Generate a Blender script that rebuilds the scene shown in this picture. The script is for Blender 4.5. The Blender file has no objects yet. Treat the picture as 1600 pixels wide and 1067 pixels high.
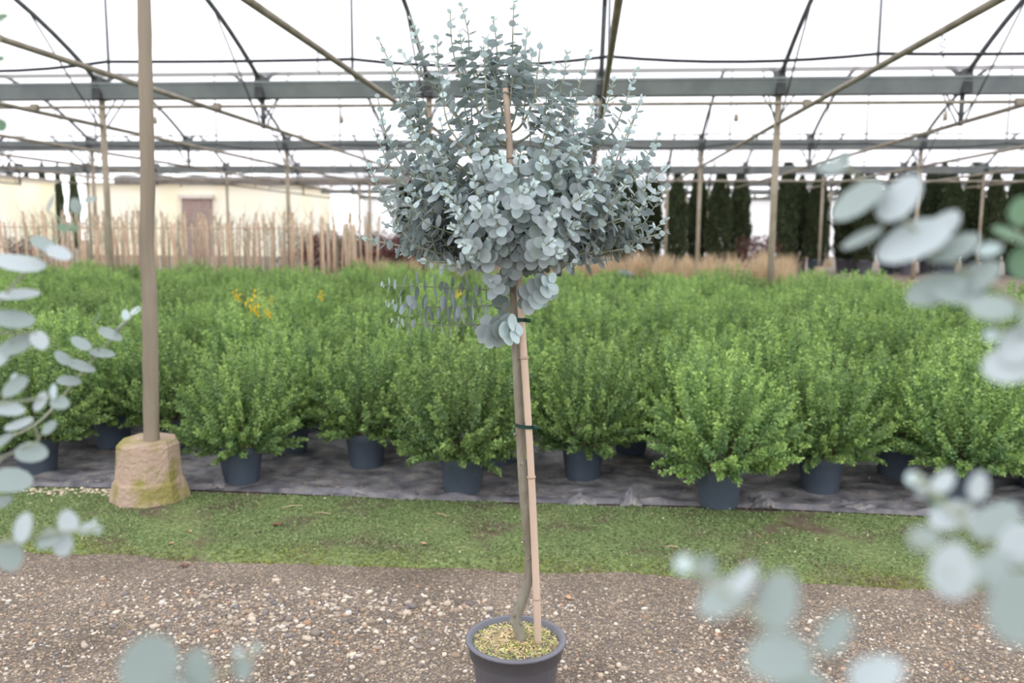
import bpy, math, random
import numpy as np
from mathutils import Vector, Matrix

random.seed(7)
RNG = np.random.default_rng(11)
SC = bpy.context.scene
COL = SC.collection
PI = math.pi

# ------------------------------------------------------------------ camera
FPX, PIT, YAW, ROLL, EYE = 1330.0, .1286, .0832, -.0065, 1.39
_c, _s = math.cos(YAW), math.sin(YAW)
FW = np.array([-_s*math.cos(PIT), _c*math.cos(PIT), -math.sin(PIT)])
_R = np.array([_c, _s, 0.]); _U = np.cross(_R, FW)
RT = math.cos(ROLL)*_R - math.sin(ROLL)*_U
UP = math.sin(ROLL)*_R + math.cos(ROLL)*_U
EYEP = np.array([0, 0, EYE])
cam_d = bpy.data.cameras.new('camera')
cam = bpy.data.objects.new('camera', cam_d); COL.objects.link(cam)
cam.matrix_world = Matrix(((RT[0], UP[0], -FW[0], 0), (RT[1], UP[1], -FW[1], 0), (RT[2], UP[2], -FW[2], EYE), (0, 0, 0, 1)))
cam_d.sensor_width = 36.0; cam_d.lens = FPX/1600*36.0
cam_d.clip_start = .02; cam_d.clip_end = 400
cam_d.dof.use_dof = True; cam_d.dof.focus_distance = 2.36; cam_d.dof.aperture_fstop = 2.8
SC.camera = cam

def ray(px, py): return FW + RT*((px-800)/FPX) + UP*((533.5-py)/FPX)
def gp(px, py, z=0.):                       # where a pixel meets the level z
    d = ray(px, py); return EYEP + d*((z-EYE)/d[2])
def atY(px, py, Y):                         # where a pixel meets the depth Y
    d = ray(px, py); return EYEP + d*(Y/d[1])

# ------------------------------------------------------------------ overcast daylight
world = bpy.data.worlds.new('overcast_sky'); SC.world = world
world.use_nodes = True
bg = world.node_tree.nodes['Background']
bg.inputs[0].default_value = (1.0, 1.0, 1.03, 1); bg.inputs[1].default_value = 2.15
SC.view_settings.view_transform = 'Standard'; SC.view_settings.look = 'None'
SC.view_settings.exposure = 0.0; SC.view_settings.gamma = 1.0
SC.view_settings.use_curve_mapping = False

# ------------------------------------------------------------------ materials
MATS = {}
def mat(name, col, col2=None, scale=20., rough=.7, metal=0., bump=0., bscale=None, trans=0., attr=False, detail=4., spec=.3, stretch=None, objrand=0., lo=.35, hi=.65):
    m = bpy.data.materials.new(name); m.use_nodes = True
    nt = m.node_tree; N = nt.nodes; L = nt.links
    b = N['Principled BSDF']; out = N['Material Output']
    b.inputs['Roughness'].default_value = rough; b.inputs['Metallic'].default_value = metal
    b.inputs['Specular IOR Level'].default_value = spec
    b.inputs['Base Color'].default_value = (*col, 1)
    tc = N.new('ShaderNodeTexCoord'); vec = tc.outputs['Object']
    if stretch:
        mp = N.new('ShaderNodeMapping'); mp.inputs['Scale'].default_value = stretch
        L.new(vec, mp.inputs['Vector']); vec = mp.outputs[0]
    csock = None
    if col2 is not None:
        nz = N.new('ShaderNodeTexNoise'); nz.inputs['Scale'].default_value = scale; nz.inputs['Detail'].default_value = detail
        L.new(vec, nz.inputs['Vector'])
        rp = N.new('ShaderNodeValToRGB'); rp.color_ramp.elements[0].position = lo; rp.color_ramp.elements[1].position = hi
        rp.color_ramp.elements[0].color = (*col, 1); rp.color_ramp.elements[1].color = (*col2, 1)
        L.new(nz.outputs['Fac'], rp.inputs[0]); csock = rp.outputs[0]
    if attr:
        at = N.new('ShaderNodeAttribute'); at.attribute_name = 'Col'
        if csock is None: csock = at.outputs['Color']
        else:
            mx = N.new('ShaderNodeMix'); mx.data_type = 'RGBA'; mx.blend_type = 'MULTIPLY'; mx.inputs[0].default_value = 1
            L.new(at.outputs['Color'], mx.inputs[6]); L.new(csock, mx.inputs[7]); csock = mx.outputs[2]
    if objrand:
        oi = N.new('ShaderNodeObjectInfo'); hs = N.new('ShaderNodeHueSaturation')
        mr = N.new('ShaderNodeMapRange'); mr.inputs[3].default_value = 1-objrand; mr.inputs[4].default_value = 1+objrand
        L.new(oi.outputs['Random'], mr.inputs[0]); L.new(mr.outputs[0], hs.inputs['Value'])
        if csock is not None: L.new(csock, hs.inputs['Color'])
        else: hs.inputs['Color'].default_value = (*col, 1)
        csock = hs.outputs[0]
    if csock is not None: L.new(csock, b.inputs['Base Color'])
    if bump:
        bz = N.new('ShaderNodeTexNoise'); bz.inputs['Scale'].default_value = bscale or scale*2; bz.inputs['Detail'].default_value = 5
        L.new(vec, bz.inputs['Vector'])
        bp = N.new('ShaderNodeBump'); bp.inputs['Strength'].default_value = bump; bp.inputs['Distance'].default_value = .02
        L.new(bz.outputs['Fac'], bp.inputs['Height']); L.new(bp.outputs[0], b.inputs['Normal'])
    if trans:
        t = N.new('ShaderNodeBsdfTranslucent'); ms = N.new('ShaderNodeMixShader'); ms.inputs[0].default_value = trans
        if csock is not None: L.new(csock, t.inputs[0])
        else: t.inputs[0].default_value = (*col, 1)
        L.new(b.outputs[0], ms.inputs[1]); L.new(t.outputs[0], ms.inputs[2]); L.new(ms.outputs[0], out.inputs[0])
    MATS[name] = m
    return m

mat('gutter_zinc', (.20, .225, .225), (.26, .285, .28), 3, .55, .0, spec=.4)
mat('galvanised', (.085, .092, .10), (.14, .15, .155), 6, .5, .2)
mat('weathered_tube', (.20, .175, .13), (.31, .275, .215), 5, .6)
mat('post_tan', (.27, .225, .16), (.38, .33, .25), 4, .65)
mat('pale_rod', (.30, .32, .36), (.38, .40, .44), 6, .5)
mat('screen_cloth', (.34, .32, .31), (.42, .40, .39), 5, .9)
mat('bracket_dark', (.045, .05, .052), (.075, .08, .08), 9, .6)
mat('black_hose', (.022, .026, .028), rough=.45)
mat('pole_wood', (.20, .165, .12), (.30, .255, .195), 9, .75, bump=.25, stretch=(1, 1, .12))
mat('block_concrete', (.47, .35, .265), (.30, .265, .09), 6, .9, bump=.8, bscale=45, lo=.46, hi=.60, detail=9)
mat('pot_slate', (.075, .097, .132), (.088, .112, .148), 12, .45, spec=.45, objrand=.12)
mat('pot_grey', (.125, .125, .15), (.155, .157, .18), 9, .42, spec=.45)
mat('bark_mulch', (.30, .21, .13), (.17, .12, .075), 60, .9, bump=.8)
mat('mulch_bits', (.5, .5, .5), attr=True, rough=.9)
mat('bush_leaf', (.5, .5, .5), attr=True, rough=.55, trans=.22, objrand=.2, spec=.35)
mat('bush_stem', (.15, .14, .07), rough=.8)
mat('flower_yellow', (.85, .55, .02), rough=.6, trans=.2)
mat('cypress_leaf', (.5, .5, .5), attr=True, rough=.75, trans=.1, objrand=.15, spec=.15)
mat('red_leaf', (.5, .5, .5), attr=True, rough=.7, trans=.1, objrand=.2)
mat('dry_grass', (.5, .5, .5), attr=True, rough=.8, trans=.2)
mat('stake_wood', (.50, .35, .235), (.62, .46, .33), 8, .75, objrand=.15)
mat('bamboo', (.64, .50, .39), (.55, .42, .32), 14, .5, stretch=(1, 1, .25))
mat('bamboo_node', (.45, .34, .25), rough=.6)
mat('trunk_bark', (.20, .175, .13), (.30, .285, .225), 26, .8, bump=.5, bscale=80, stretch=(1, 1, .3))
mat('twig', (.24, .25, .17), (.33, .36, .27), 30, .7)
mat('tie_green', (.012, .045, .035), rough=.5)
mat('euc_young', (.56, .68, .68), (.49, .61, .61), 40, .5, trans=.22, spec=.35)
mat('euc_mid', (.40, .465, .475), (.46, .525, .535), 30, .5, trans=.2, spec=.35)
mat('euc_old', (.25, .31, .29), (.31, .375, .355), 30, .5, trans=.2, spec=.35)
mat('euc_green', (.10, .20, .115), (.15, .26, .15), 30, .5, trans=.2, spec=.35)
mat('film_wall', (.9, .9, .92), rough=.6, trans=.6)
mat('cream_wall', (.93, .86, .62), (.95, .92, .80), .35, .9, detail=2)
mat('brick_patch', (.30, .21, .19), (.38, .29, .27), 9, .9)
mat('roof_tile', (.62, .56, .50), (.7, .64, .58), 5, .9)
mat('litter_straw', (.55, .42, .24), (.65, .53, .33), 30, .8)
mat('dead_leaf', (.16, .075, .045), (.24, .12, .07), 40, .7)
mat('pale_leaf', (.50, .30, .17), (.60, .40, .25), 40, .7)
mat('pebble', (.5, .5, .5), attr=True, rough=.65, spec=.35)
mat('moss_blade', (.5, .5, .5), attr=True, rough=.8, trans=.15)

def nodes_mat(name):
    m = bpy.data.materials.new(name); m.use_nodes = True
    MATS[name] = m
    return m, m.node_tree.nodes, m.node_tree.links

def floor_material():
    # trodden brown-grey earth with fine grit, damp and dark in places
    m, N, L = nodes_mat('gravel_earth'); b = N['Principled BSDF']; b.inputs['Roughness'].default_value = .85
    tc = N.new('ShaderNodeTexCoord')
    def noise(sc, det=6):
        n = N.new('ShaderNodeTexNoise'); n.inputs['Scale'].default_value = sc; n.inputs['Detail'].default_value = det
        L.new(tc.outputs['Object'], n.inputs['Vector']); return n
    def ramp(fac, stops):
        r = N.new('ShaderNodeValToRGB'); e = r.color_ramp.elements
        e[0].position, e[0].color = stops[0][0], (*stops[0][1], 1); e[1].position, e[1].color = stops[-1][0], (*stops[-1][1], 1)
        for p, c in stops[1:-1]:
            q = e.new(p); q.color = (*c, 1)
        L.new(fac, r.inputs[0]); return r
    big = ramp(noise(2.2, 3).outputs['Fac'], [(.3, (.125, .10, .076)), (.7, (.215, .18, .145))])
    v = N.new('ShaderNodeTexVoronoi'); v.inputs['Scale'].default_value = 160; L.new(tc.outputs['Object'], v.inputs['Vector'])
    sep = N.new('ShaderNodeSeparateColor'); L.new(v.outputs['Color'], sep.inputs[0])
    g = ramp(sep.outputs[0], [(.0, (.55, .52, .5)), (.55, (.9, .87, .85)), (.8, (1.5, 1.4, 1.25)), (1., (2.6, 2.4, 2.1))])
    mx = N.new('ShaderNodeMix'); mx.data_type = 'RGBA'; mx.blend_type = 'MULTIPLY'; mx.inputs[0].default_value = .9
    L.new(big.outputs[0], mx.inputs[6]); L.new(g.outputs[0], mx.inputs[7]); L.new(mx.outputs[2], b.inputs['Base Color'])
    bp = N.new('ShaderNodeBump'); bp.inputs['Strength'].default_value = .7; bp.inputs['Distance'].default_value = .01
    L.new(noise(70).outputs['Fac'], bp.inputs['Height']); L.new(bp.outputs[0], b.inputs['Normal'])
    # moss ground: green and yellow-green with bare brown patches
    m, N, L = nodes_mat('moss_ground'); b = N['Principled BSDF']; b.inputs['Roughness'].default_value = .95; b.inputs['Specular IOR Level'].default_value = .1
    tc = N.new('ShaderNodeTexCoord')
    gr = ramp(noise(55, 8).outputs['Fac'], [(.3, (.11, .095, .055)), (.45, (.14, .18, .07)), (.58, (.20, .26, .10)), (.75, (.32, .37, .18))])
    br = ramp(noise(26, 6).outputs['Fac'], [(.35, (.10, .075, .05)), (.7, (.19, .15, .11))])
    pn = noise(3.2, 6); pr = ramp(pn.outputs['Fac'], [(.50, (0, 0, 0)), (.66, (1, 1, 1))])
    mx = N.new('ShaderNodeMix'); mx.data_type = 'RGBA'
    L.new(pr.outputs[0], mx.inputs[0]); L.new(gr.outputs[0], mx.inputs[6]); L.new(br.outputs[0], mx.inputs[7]); L.new(mx.outputs[2], b.inputs['Base Color'])
    bp = N.new('ShaderNodeBump'); bp.inputs['Strength'].default_value = .8; bp.inputs['Distance'].default_value = .012
    L.new(noise(90).outputs['Fac'], bp.inputs['Height']); L.new(bp.outputs[0], b.inputs['Normal'])
    # black woven ground fabric, dusty
    m, N, L = nodes_mat('ground_fabric'); b = N['Principled BSDF']; b.inputs['Roughness'].default_value = .6; b.inputs['Specular IOR Level'].default_value = .25
    tc = N.new('ShaderNodeTexCoord')
    du = ramp(noise(9, 10).outputs['Fac'], [(.3, (.085, .082, .092)), (.45, (.18, .174, .19)), (.6, (.27, .255, .26)), (.72, (.40, .36, .32))])
    L.new(du.outputs[0], b.inputs['Base Color'])
    bp = N.new('ShaderNodeBump'); bp.inputs['Strength'].default_value = 1.; bp.inputs['Distance'].default_value = .03
    L.new(noise(11, 9).outputs['Fac'], bp.inputs['Height']); L.new(bp.outputs[0], b.inputs['Normal'])
    # roof film: thin milky polythene that lets the daylight through
    m, N, L = nodes_mat('roof_film'); out = N['Material Output']; N.remove(N['Principled BSDF'])
    tr = N.new('ShaderNodeBsdfTransparent'); tr.inputs[0].default_value = (.97, .97, .98, 1)
    tl = N.new('ShaderNodeBsdfTranslucent'); tl.inputs[0].default_value = (.95, .95, .98, 1)
    ms = N.new('ShaderNodeMixShader'); ms.inputs[0].default_value = .9
    L.new(tr.outputs[0], ms.inputs[1]); L.new(tl.outputs[0], ms.inputs[2]); L.new(ms.outputs[0], out.inputs[0])
floor_material()

# ------------------------------------------------------------------ mesh helpers
class MB:
    def __init__(s): s.v = []; s.f = []; s.m = []; s.c = []
    def add(s, V, F, mi=0, col=None):
        o = len(s.v); s.v += [tuple(map(float, p)) for p in V]; s.f += [tuple(i+o for i in q) for q in F]; s.m += [mi]*len(F)
        s.c += [col or (1, 1, 1)]*len(V); return s
    def box(s, c, d, mi=0, rz=0.):
        x, y, z = d[0]/2, d[1]/2, d[2]/2; V = []
        ca, sa = math.cos(rz), math.sin(rz)
        for sx, sy, sz in ((-1,-1,-1),(1,-1,-1),(1,1,-1),(-1,1,-1),(-1,-1,1),(1,-1,1),(1,1,1),(-1,1,1)):
            V.append((c[0]+sx*x*ca-sy*y*sa, c[1]+sx*x*sa+sy*y*ca, c[2]+sz*z))
        return s.add(V, [(0,3,2,1),(4,5,6,7),(0,1,5,4),(1,2,6,5),(2,3,7,6),(3,0,4,7)], mi)
    def tube(s, P, r, n=8, mi=0, cap=True):
        P = [np.array(p, float) for p in P]; k = len(P)
        if not hasattr(r, '__len__'): r = [r]*k
        V = []; prev = None
        for i in range(k):
            t = P[min(i+1, k-1)]-P[max(i-1, 0)]; t = t/(np.linalg.norm(t)+1e-12)
            if prev is None:
                a = np.array([0, 0, 1.]) if abs(t[2]) < .9 else np.array([1., 0, 0])
                u = np.cross(t, a)
            else: u = prev - t*(prev@t)
            u /= np.linalg.norm(u)+1e-12; prev = u; w = np.cross(t, u)
            for j in range(n):
                a = 2*PI*j/n; V.append(P[i]+r[i]*(math.cos(a)*u+math.sin(a)*w))
        F = [(i*n+j, i*n+(j+1) % n, (i+1)*n+(j+1) % n, (i+1)*n+j) for i in range(k-1) for j in range(n)]
        if cap: F += [tuple(range(n-1, -1, -1)), tuple((k-1)*n+j for j in range(n))]
        return s.add(V, F, mi)
    def lathe(s, prof, n=24, mi=0, c=(0, 0, 0)):
        V = []; k = len(prof)
        for r, z in prof:
            for j in range(n):
                a = 2*PI*j/n; V.append((c[0]+r*math.cos(a), c[1]+r*math.sin(a), c[2]+z))
        F = [(i*n+j, i*n+(j+1) % n, (i+1)*n+(j+1) % n, (i+1)*n+j) for i in range(k-1) for j in range(n)]
        if prof[0][0] > 1e-6: F.append(tuple(range(n-1, -1, -1)))
        if prof[-1][0] > 1e-6: F.append(tuple((k-1)*n+j for j in range(n)))
        return s.add(V, F, mi)
    def mesh(s, name, mats, smooth=True):
        me = bpy.data.meshes.new(name); me.from_pydata(s.v, [], s.f)
        for m in (mats if isinstance(mats, (list, tuple)) else [mats]): me.materials.append(MATS[m])
        me.polygons.foreach_set('material_index', s.m)
        if smooth: me.polygons.foreach_set('use_smooth', [len(q) < 6 for q in s.f])
        me.update(); return me

def np_mesh(name, V, F, mt, col=None, smooth=False, midx=None):
    """fast mesh from arrays: V (n,3), F (m,k)"""
    me = bpy.data.meshes.new(name); n, (m, k) = len(V), F.shape
    me.vertices.add(n); me.vertices.foreach_set('co', np.ascontiguousarray(V, np.float32).ravel())
    me.loops.add(m*k); me.loops.foreach_set('vertex_index', np.ascontiguousarray(F, np.int32).ravel())
    me.polygons.add(m); me.polygons.foreach_set('loop_start', np.arange(0, m*k, k, dtype=np.int32))
    if smooth: me.polygons.foreach_set('use_smooth', np.ones(m, bool))
    for q in (mt if isinstance(mt, (list, tuple)) else [mt]): me.materials.append(MATS[q])
    if midx is not None: me.polygons.foreach_set('material_index', np.ascontiguousarray(midx, np.int32))
    if col is not None:
        a = me.color_attributes.new('Col', 'FLOAT_COLOR', 'POINT')
        a.data.foreach_set('color', np.concatenate([col, np.ones((n, 1))], 1).astype(np.float32).ravel())
    me.update(calc_edges=True); me.validate(); return me

def obj(name, me, parent=None, loc=None, kind=None):
    o = bpy.data.objects.new(name, me); COL.objects.link(o)
    if parent is not None: o.parent = parent
    if loc is not None: o.location = loc
    if kind: o['kind'] = kind
    return o
def tag(o, label, cat, group=None):
    o['label'] = label; o['category'] = cat
    if group: o['group'] = group
    return o
def thing(name, loc, label, cat, group=None, rz=0.):
    o = bpy.data.objects.new(name, None); COL.objects.link(o); o.location = loc; o.rotation_euler = (0, 0, rz)
    o.empty_display_size = .1
    return tag(o, label, cat, group)
def unit(a): return a/(np.linalg.norm(a, axis=-1, keepdims=True)+1e-12)
def spline(P, n):
    """Catmull-Rom through points"""
    P = [np.array(p, float) for p in P]; P = [2*P[0]-P[1]]+P+[2*P[-1]-P[-2]]
    m = len(P)-3; out = []
    for i in range(n+1):
        u = i/n*m; k = min(int(u), m-1); t = u-k; a, b, c, d = P[k:k+4]
        out.append(.5*((2*b)+(c-a)*t+(2*a-5*b+4*c-d)*t*t+(-a+3*b-3*c+d)*t**3))
    return np.array(out)

def quads_from(C, A, B):
    """diamond leaflets: centre C, half-length vectors A, half-width vectors B -> V, F"""
    n = len(C); V = np.stack([C-A, C+B-.15*A, C+A, C-B-.15*A], 1).reshape(-1, 3)
    return V, np.arange(n*4).reshape(n, 4)
def rand_unit(n, rng=RNG):
    v = rng.normal(size=(n, 3)); return unit(v)

# ------------------------------------------------------------------ the setting
YE, YG, YB = 4.24, 3.28, 14.6           # fabric front edge, gravel/moss edge, far end of the bed
def grid(x0, x1, y0, y1, nx, ny, zf):
    xs, ys = np.linspace(x0, x1, nx), np.linspace(y0, y1, ny)
    X, Y = np.meshgrid(xs, ys); V = np.stack([X, Y, zf(X, Y)], -1).reshape(-1, 3)
    i = np.arange((nx-1)*(ny-1)); r = i//(nx-1)*nx + i % (nx-1)
    return V, np.stack([r, r+1, r+nx+1, r+nx], 1)
def wob(X, Y, f=1., s=0.):
    return (np.sin(X*3.1*f+1.3+s)*np.cos(Y*2.3*f+.5*s)+.6*np.sin(X*7.7*f+Y*5.1*f+s)+.35*np.sin(X*17*f-Y*13*f+2*s))/1.95

V, F = grid(-60, 60, -12, 130, 40, 40, lambda X, Y: 0*X)
obj('floor', np_mesh('floor', V, F, 'gravel_earth'), kind='structure')

# moss strip: low cushion with an uneven front edge
def moss_z(X, Y):
    e = YG + .028*wob(X, 0*X, .7) + .012*np.sin(X*9)
    t = np.clip((Y-e)/.16, 0, 1)
    b = np.clip((YE-.01-Y)/.05, 0, 1)
    return -.012 + (.030*t*t*(3-2*t) + .006*wob(X, Y, 2.2)*t)*b
V, F = grid(-7.5, 7.5, YG-.12, YE+.22, 420, 60, moss_z)
obj('moss_strip', np_mesh('moss_strip', V, F, 'moss_ground', smooth=True), kind='structure')

# fine moss leaves standing on the strip
n = 60000
X = RNG.uniform(-3.6, 3.4, n); Y = RNG.uniform(YG-.04, YE+.02, n)
keep = (wob(X, Y, 1.3, 2.)+.5*wob(X, Y, 4., 1.) + RNG.normal(0, .30, n)) < .38
X, Y = X[keep], Y[keep]; n = len(X)
Z = moss_z(X, Y); keep = Z > -.004; X, Y, Z = X[keep], Y[keep], Z[keep]; n = len(X)
A = unit(np.stack([RNG.normal(0, 1, n), RNG.normal(0, 1, n), RNG.uniform(.3, 1.2, n)], 1))*RNG.uniform(.005, .012, (n, 1))
B = unit(np.cross(A, rand_unit(n)))*RNG.uniform(.002, .004, (n, 1))
V, F = quads_from(np.stack([X, Y, Z+.004], 1), A, B)
ye = np.clip((YG+.22-Y)/.25 + .3*wob(X, Y, 1.7), 0, 1)[:, None]
t = RNG.uniform(0, 1, (n, 1))
cc = (1-t)*np.array([.12, .18, .07])+t*np.array([.30, .40, .17])
cc = cc*(1-ye)+ye*((1-t)*np.array([.19, .20, .03])+t*np.array([.37, .37, .07]))
o = obj('moss_growth', np_mesh('moss_growth', V, F, 'moss_blade', np.repeat(cc, 4, 0)), kind='stuff')
tag(o, 'low green and yellow moss carpeting the strip before the black fabric', 'moss')

# black ground fabric with wrinkles and a rucked front edge
def fab_z(X, Y):
    e = np.exp(-((Y-YE)/.10)**2)
    z = .012 + .010*np.abs(wob(X*.6, Y, 1.4)) + .012*np.maximum(0, np.sin(X*1.3+Y*7+np.sin(X*3)))**6
    z = z + .016*np.abs(wob(X*.5, Y*2.2, 2.6, 3.))**1.5 + e*(.004 + .026*np.abs(wob(X, Y*1.5, 1.7, 1.))**2)
    for fx, w, h in ((-1.2, .10, .02), (1.9, .1, .02), (-.9, .05, .015)):
        z = z + h*np.maximum(0, 1-np.abs(X-fx)/w)*np.exp(-((Y-YE)/.09)**2)
    return np.where(Y < YE+.012, np.minimum(z, .015)*.5, z)
V, F = grid(-9.5, 8.5, YE, 6.3, 900, 90, fab_z)
V2, F2 = grid(-16, 13, 6.3, YB+.5, 60, 30, lambda X, Y: .012+0*X)
V[:, 1] += .02*np.sin(V[:, 0]*2.3)*np.exp(-((V[:, 1]-YE)/.2)**2)
obj('ground_fabric', np_mesh('ground_fabric', np.concatenate([V, V2]), np.concatenate([F, F2+len(V)]), 'ground_fabric', smooth=True), kind='structure')

fabric = bpy.data.objects['ground_fabric']
def fold(px, py, w, h, sd):
    rng = np.random.default_rng(sd); p = gp(px, py); nx, ny = 13, 9; V = []
    for j in range(ny):
        for i in range(nx):
            u, v = i/(nx-1)*2-1, j/(ny-1)*2-1
            z = h*max(0, 1-abs(u+.25*v))*max(0, 1-abs(v)*.8)
            V.append((u*w+rng.normal(0, w*.05), v*.075+rng.normal(0, .006), z+abs(rng.normal(0, .006))+.004))
    m = MB(); m.add(V, [(j*nx+i, j*nx+i+1, (j+1)*nx+i+1, (j+1)*nx+i) for j in range(ny-1) for i in range(nx-1)])
    obj('crumpled_fold', m.mesh('crumpled_fold', 'ground_fabric', False), fabric, (p[0], p[1]+.05, .006))
for a in ((985, 794, .055, .085, 1), (905, 792, .09, .04, 2), (338, 767, .05, .075, 3), (545, 775, .10, .025, 4), (1195, 796, .07, .05, 5), (1335, 799, .12, .022, 6), (640, 783, .12, .015, 7), (1560, 800, .10, .04, 8), (120, 757, .12, .018, 9)): fold(*a)
# litter of leaf bits on the fabric
n = 9000
X = RNG.uniform(-4, 3.6, n); Y = YE+.03+RNG.gamma(1.6, .35, n)
keep = (wob(X, Y, 1.9, 5.)+RNG.normal(0, .3, n)) > .12; X, Y = X[keep], Y[keep]; n = len(X)
A = unit(np.stack([RNG.normal(0, 1, n), RNG.normal(0, 1, n), RNG.normal(0, .2, n)], 1))*RNG.uniform(.003, .009, (n, 1))
B = unit(np.cross(A, np.array([0, 0, 1.])+.3*rand_unit(n)))*RNG.uniform(.002, .005, (n, 1))
V, F = quads_from(np.stack([X, Y, fab_z(X, Y)+.004], 1), A, B)
pal = np.array([(.33, .22, .10), (.20, .13, .08), (.42, .36, .16), (.28, .30, .10), (.46, .36, .26)])
o = obj('leaf_litter', np_mesh('leaf_litter', V, F, 'mulch_bits', np.repeat(pal[RNG.integers(0, 5, n)], 4, 0)), kind='stuff')
tag(o, 'scattered brown and yellow leaf bits lying on the black fabric', 'litter')

n = 700
X = RNG.uniform(-3.4, 3.2, n); Y = RNG.uniform(YG, YE-.03, n)
A = unit(np.stack([RNG.normal(0, 1, n), RNG.normal(0, 1, n), RNG.normal(0, .3, n)], 1))*RNG.lognormal(math.log(.006), .5, (n, 1))
B = unit(np.cross(A, np.array([0, 0, 1.])+.4*rand_unit(n)))*RNG.uniform(.0015, .004, (n, 1))
V, F = quads_from(np.stack([X, Y, moss_z(X, Y)+.012], 1), A, B)
pal = np.array([(.62, .50, .34), (.70, .62, .48), (.34, .20, .12), (.50, .44, .20), (.16, .10, .07)])
o = obj('moss_litter', np_mesh('moss_litter', V, F, 'mulch_bits', np.repeat(pal[RNG.integers(0, 5, n)], 4, 0)), kind='stuff')
tag(o, 'beige and brown plant scraps scattered over the green moss strip', 'litter')

# pebbles trodden into the path
ICO = None
def ico():
    t = (1+5**.5)/2
    v = unit(np.array([(-1,t,0),(1,t,0),(-1,-t,0),(1,-t,0),(0,-1,t),(0,1,t),(0,-1,-t),(0,1,-t),(t,0,-1),(t,0,1),(-t,0,-1),(-t,0,1)], float))
    f = np.array([(0,11,5),(0,5,1),(0,1,7),(0,7,10),(0,10,11),(1,5,9),(5,11,4),(11,10,2),(10,7,6),(7,1,8),(3,9,4),(3,4,2),(3,2,6),(3,6,8),(3,8,9),(4,9,5),(2,4,11),(6,2,10),(8,6,7),(9,8,1)])
    return v, f
IV, IF = ico()
def pebbles(name, X, Y, Z, S, cols):
    n = len(X)
    P = IV[None]*(1+RNG.normal(0, .10, (n, 12, 1)))*S[:, None, None]*np.stack([RNG.uniform(.8, 1.35, n), RNG.uniform(.6, .9, n), RNG.uniform(.4, .7, n)], 1)[:, None]
    a = RNG.uniform(0, PI, n); ca, sa = np.cos(a)[:, None], np.sin(a)[:, None]
    P = np.stack([P[..., 0]*ca-P[..., 1]*sa, P[..., 0]*sa+P[..., 1]*ca, P[..., 2]], -1)
    P += np.stack([X, Y, Z], 1)[:, None]
    F = (IF[None]+12*np.arange(n)[:, None, None]).reshape(-1, 3)
    return np_mesh(name, P.reshape(-1, 3), F, 'pebble', np.repeat(cols, 12, 0), smooth=True)
n = 42000
X = RNG.uniform(-2.6, 2.4, n); Y = RNG.uniform(1.7, YG+.03, n)
dens = .5+.5*wob(X, Y, .8, 4.)+.9*np.exp(-((X+.95)/.5)**2-((Y-2.85)/.22)**2)
keep = RNG.uniform(0, 1, n) < np.clip(dens*.6+.45, .15, 1)*np.clip((YG-.04-Y)/.22, .06, 1)
X, Y = X[keep], Y[keep]; n = len(X)
S = np.clip(RNG.lognormal(math.log(.0046), .42, n), .0025, .017)*(1+.5*np.exp(-((X+.95)/.6)**2-((Y-2.85)/.25)**2))
pal = np.array([(.66, .57, .45), (.50, .42, .33), (.36, .29, .22), (.24, .20, .17), (.30, .23, .16), (.60, .56, .50), (.20, .18, .17), (.48, .30, .19)])
pi_ = RNG.choice(8, n, p=[.12, .15, .19, .19, .15, .07, .09, .04])
cols = pal[pi_]*RNG.uniform(.8, 1.15, (n, 1))
o = obj('pebbles', pebbles('pebbles', X, Y, S*.12, S, cols), kind='stuff')
tag(o, 'small cream, tan and grey pebbles trodden into the brown path', 'gravel')
n = 160
X = RNG.normal(-2.62, .22, n); Y = YE-.10+RNG.normal(0, .035, n); S = RNG.uniform(.005, .014, n)
o = obj('limestone_chips', pebbles('limestone_chips', X, Y, moss_z(X, Y)+S*.3, S, np.array([.74, .64, .47])*RNG.uniform(.7, 1.1, (n, 1))), kind='stuff')
tag(o, 'pale stone chips strewn on the moss beside the concrete post base', 'gravel')

# ------------------------------------------------------------------ greenhouse frame
X0, S, D0, W, HG, HT = -7.2965, 2.5, 12.65, 8.09, 3.42, 2.93
YGUT = [4.30]+[D0+W*i for i in range(6)]            # gutter lines in depth
def zarch(t): return HG+.11+4.32*t*(1-t)*1.02       # t: 0..1 across a span
ARCH_T = [i/22 for i in range(23)]
# roof film, one sheet per span
film = obj('ceiling', None, kind='structure'); film['label'] = 'white translucent polythene roof film over the arches'
for b in range(-1, 5):
    ya, yb = (YGUT[b], YGUT[b+1]) if b >= 0 else (YGUT[0]-8.1, YGUT[0])
    xl = -40 if b < 3 else -14
    Vf, Ff = [], []
    for i, t in enumerate(ARCH_T):
        yy = min(max(ya+(yb-ya)*t, ya+.19), yb-.19)
        for x in (xl, 36.): Vf.append((x, yy, zarch((yy-ya)/(yb-ya))+.045))
    Ff = np.array([(2*i, 2*i+1, 2*i+3, 2*i+2) for i in range(22)])
    obj('film_sheet', np_mesh('film_sheet', np.array(Vf), Ff, 'roof_film', smooth=True), film)

def view_x(Y, pad=2.0): return (-.70*Y-pad, .55*Y+pad)
def xs_for(Y, pad=2.0, xmin=-99):
    a, b = view_x(Y, pad); a = max(a, xmin)
    k0, k1 = math.ceil((a-X0)/S), math.floor((b-X0)/S)
    return [(k, X0+S*k) for k in range(k0, k1+1)]

ORD = ['front', 'first', 'second', 'third', 'fourth', 'fifth', 'sixth']
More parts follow.
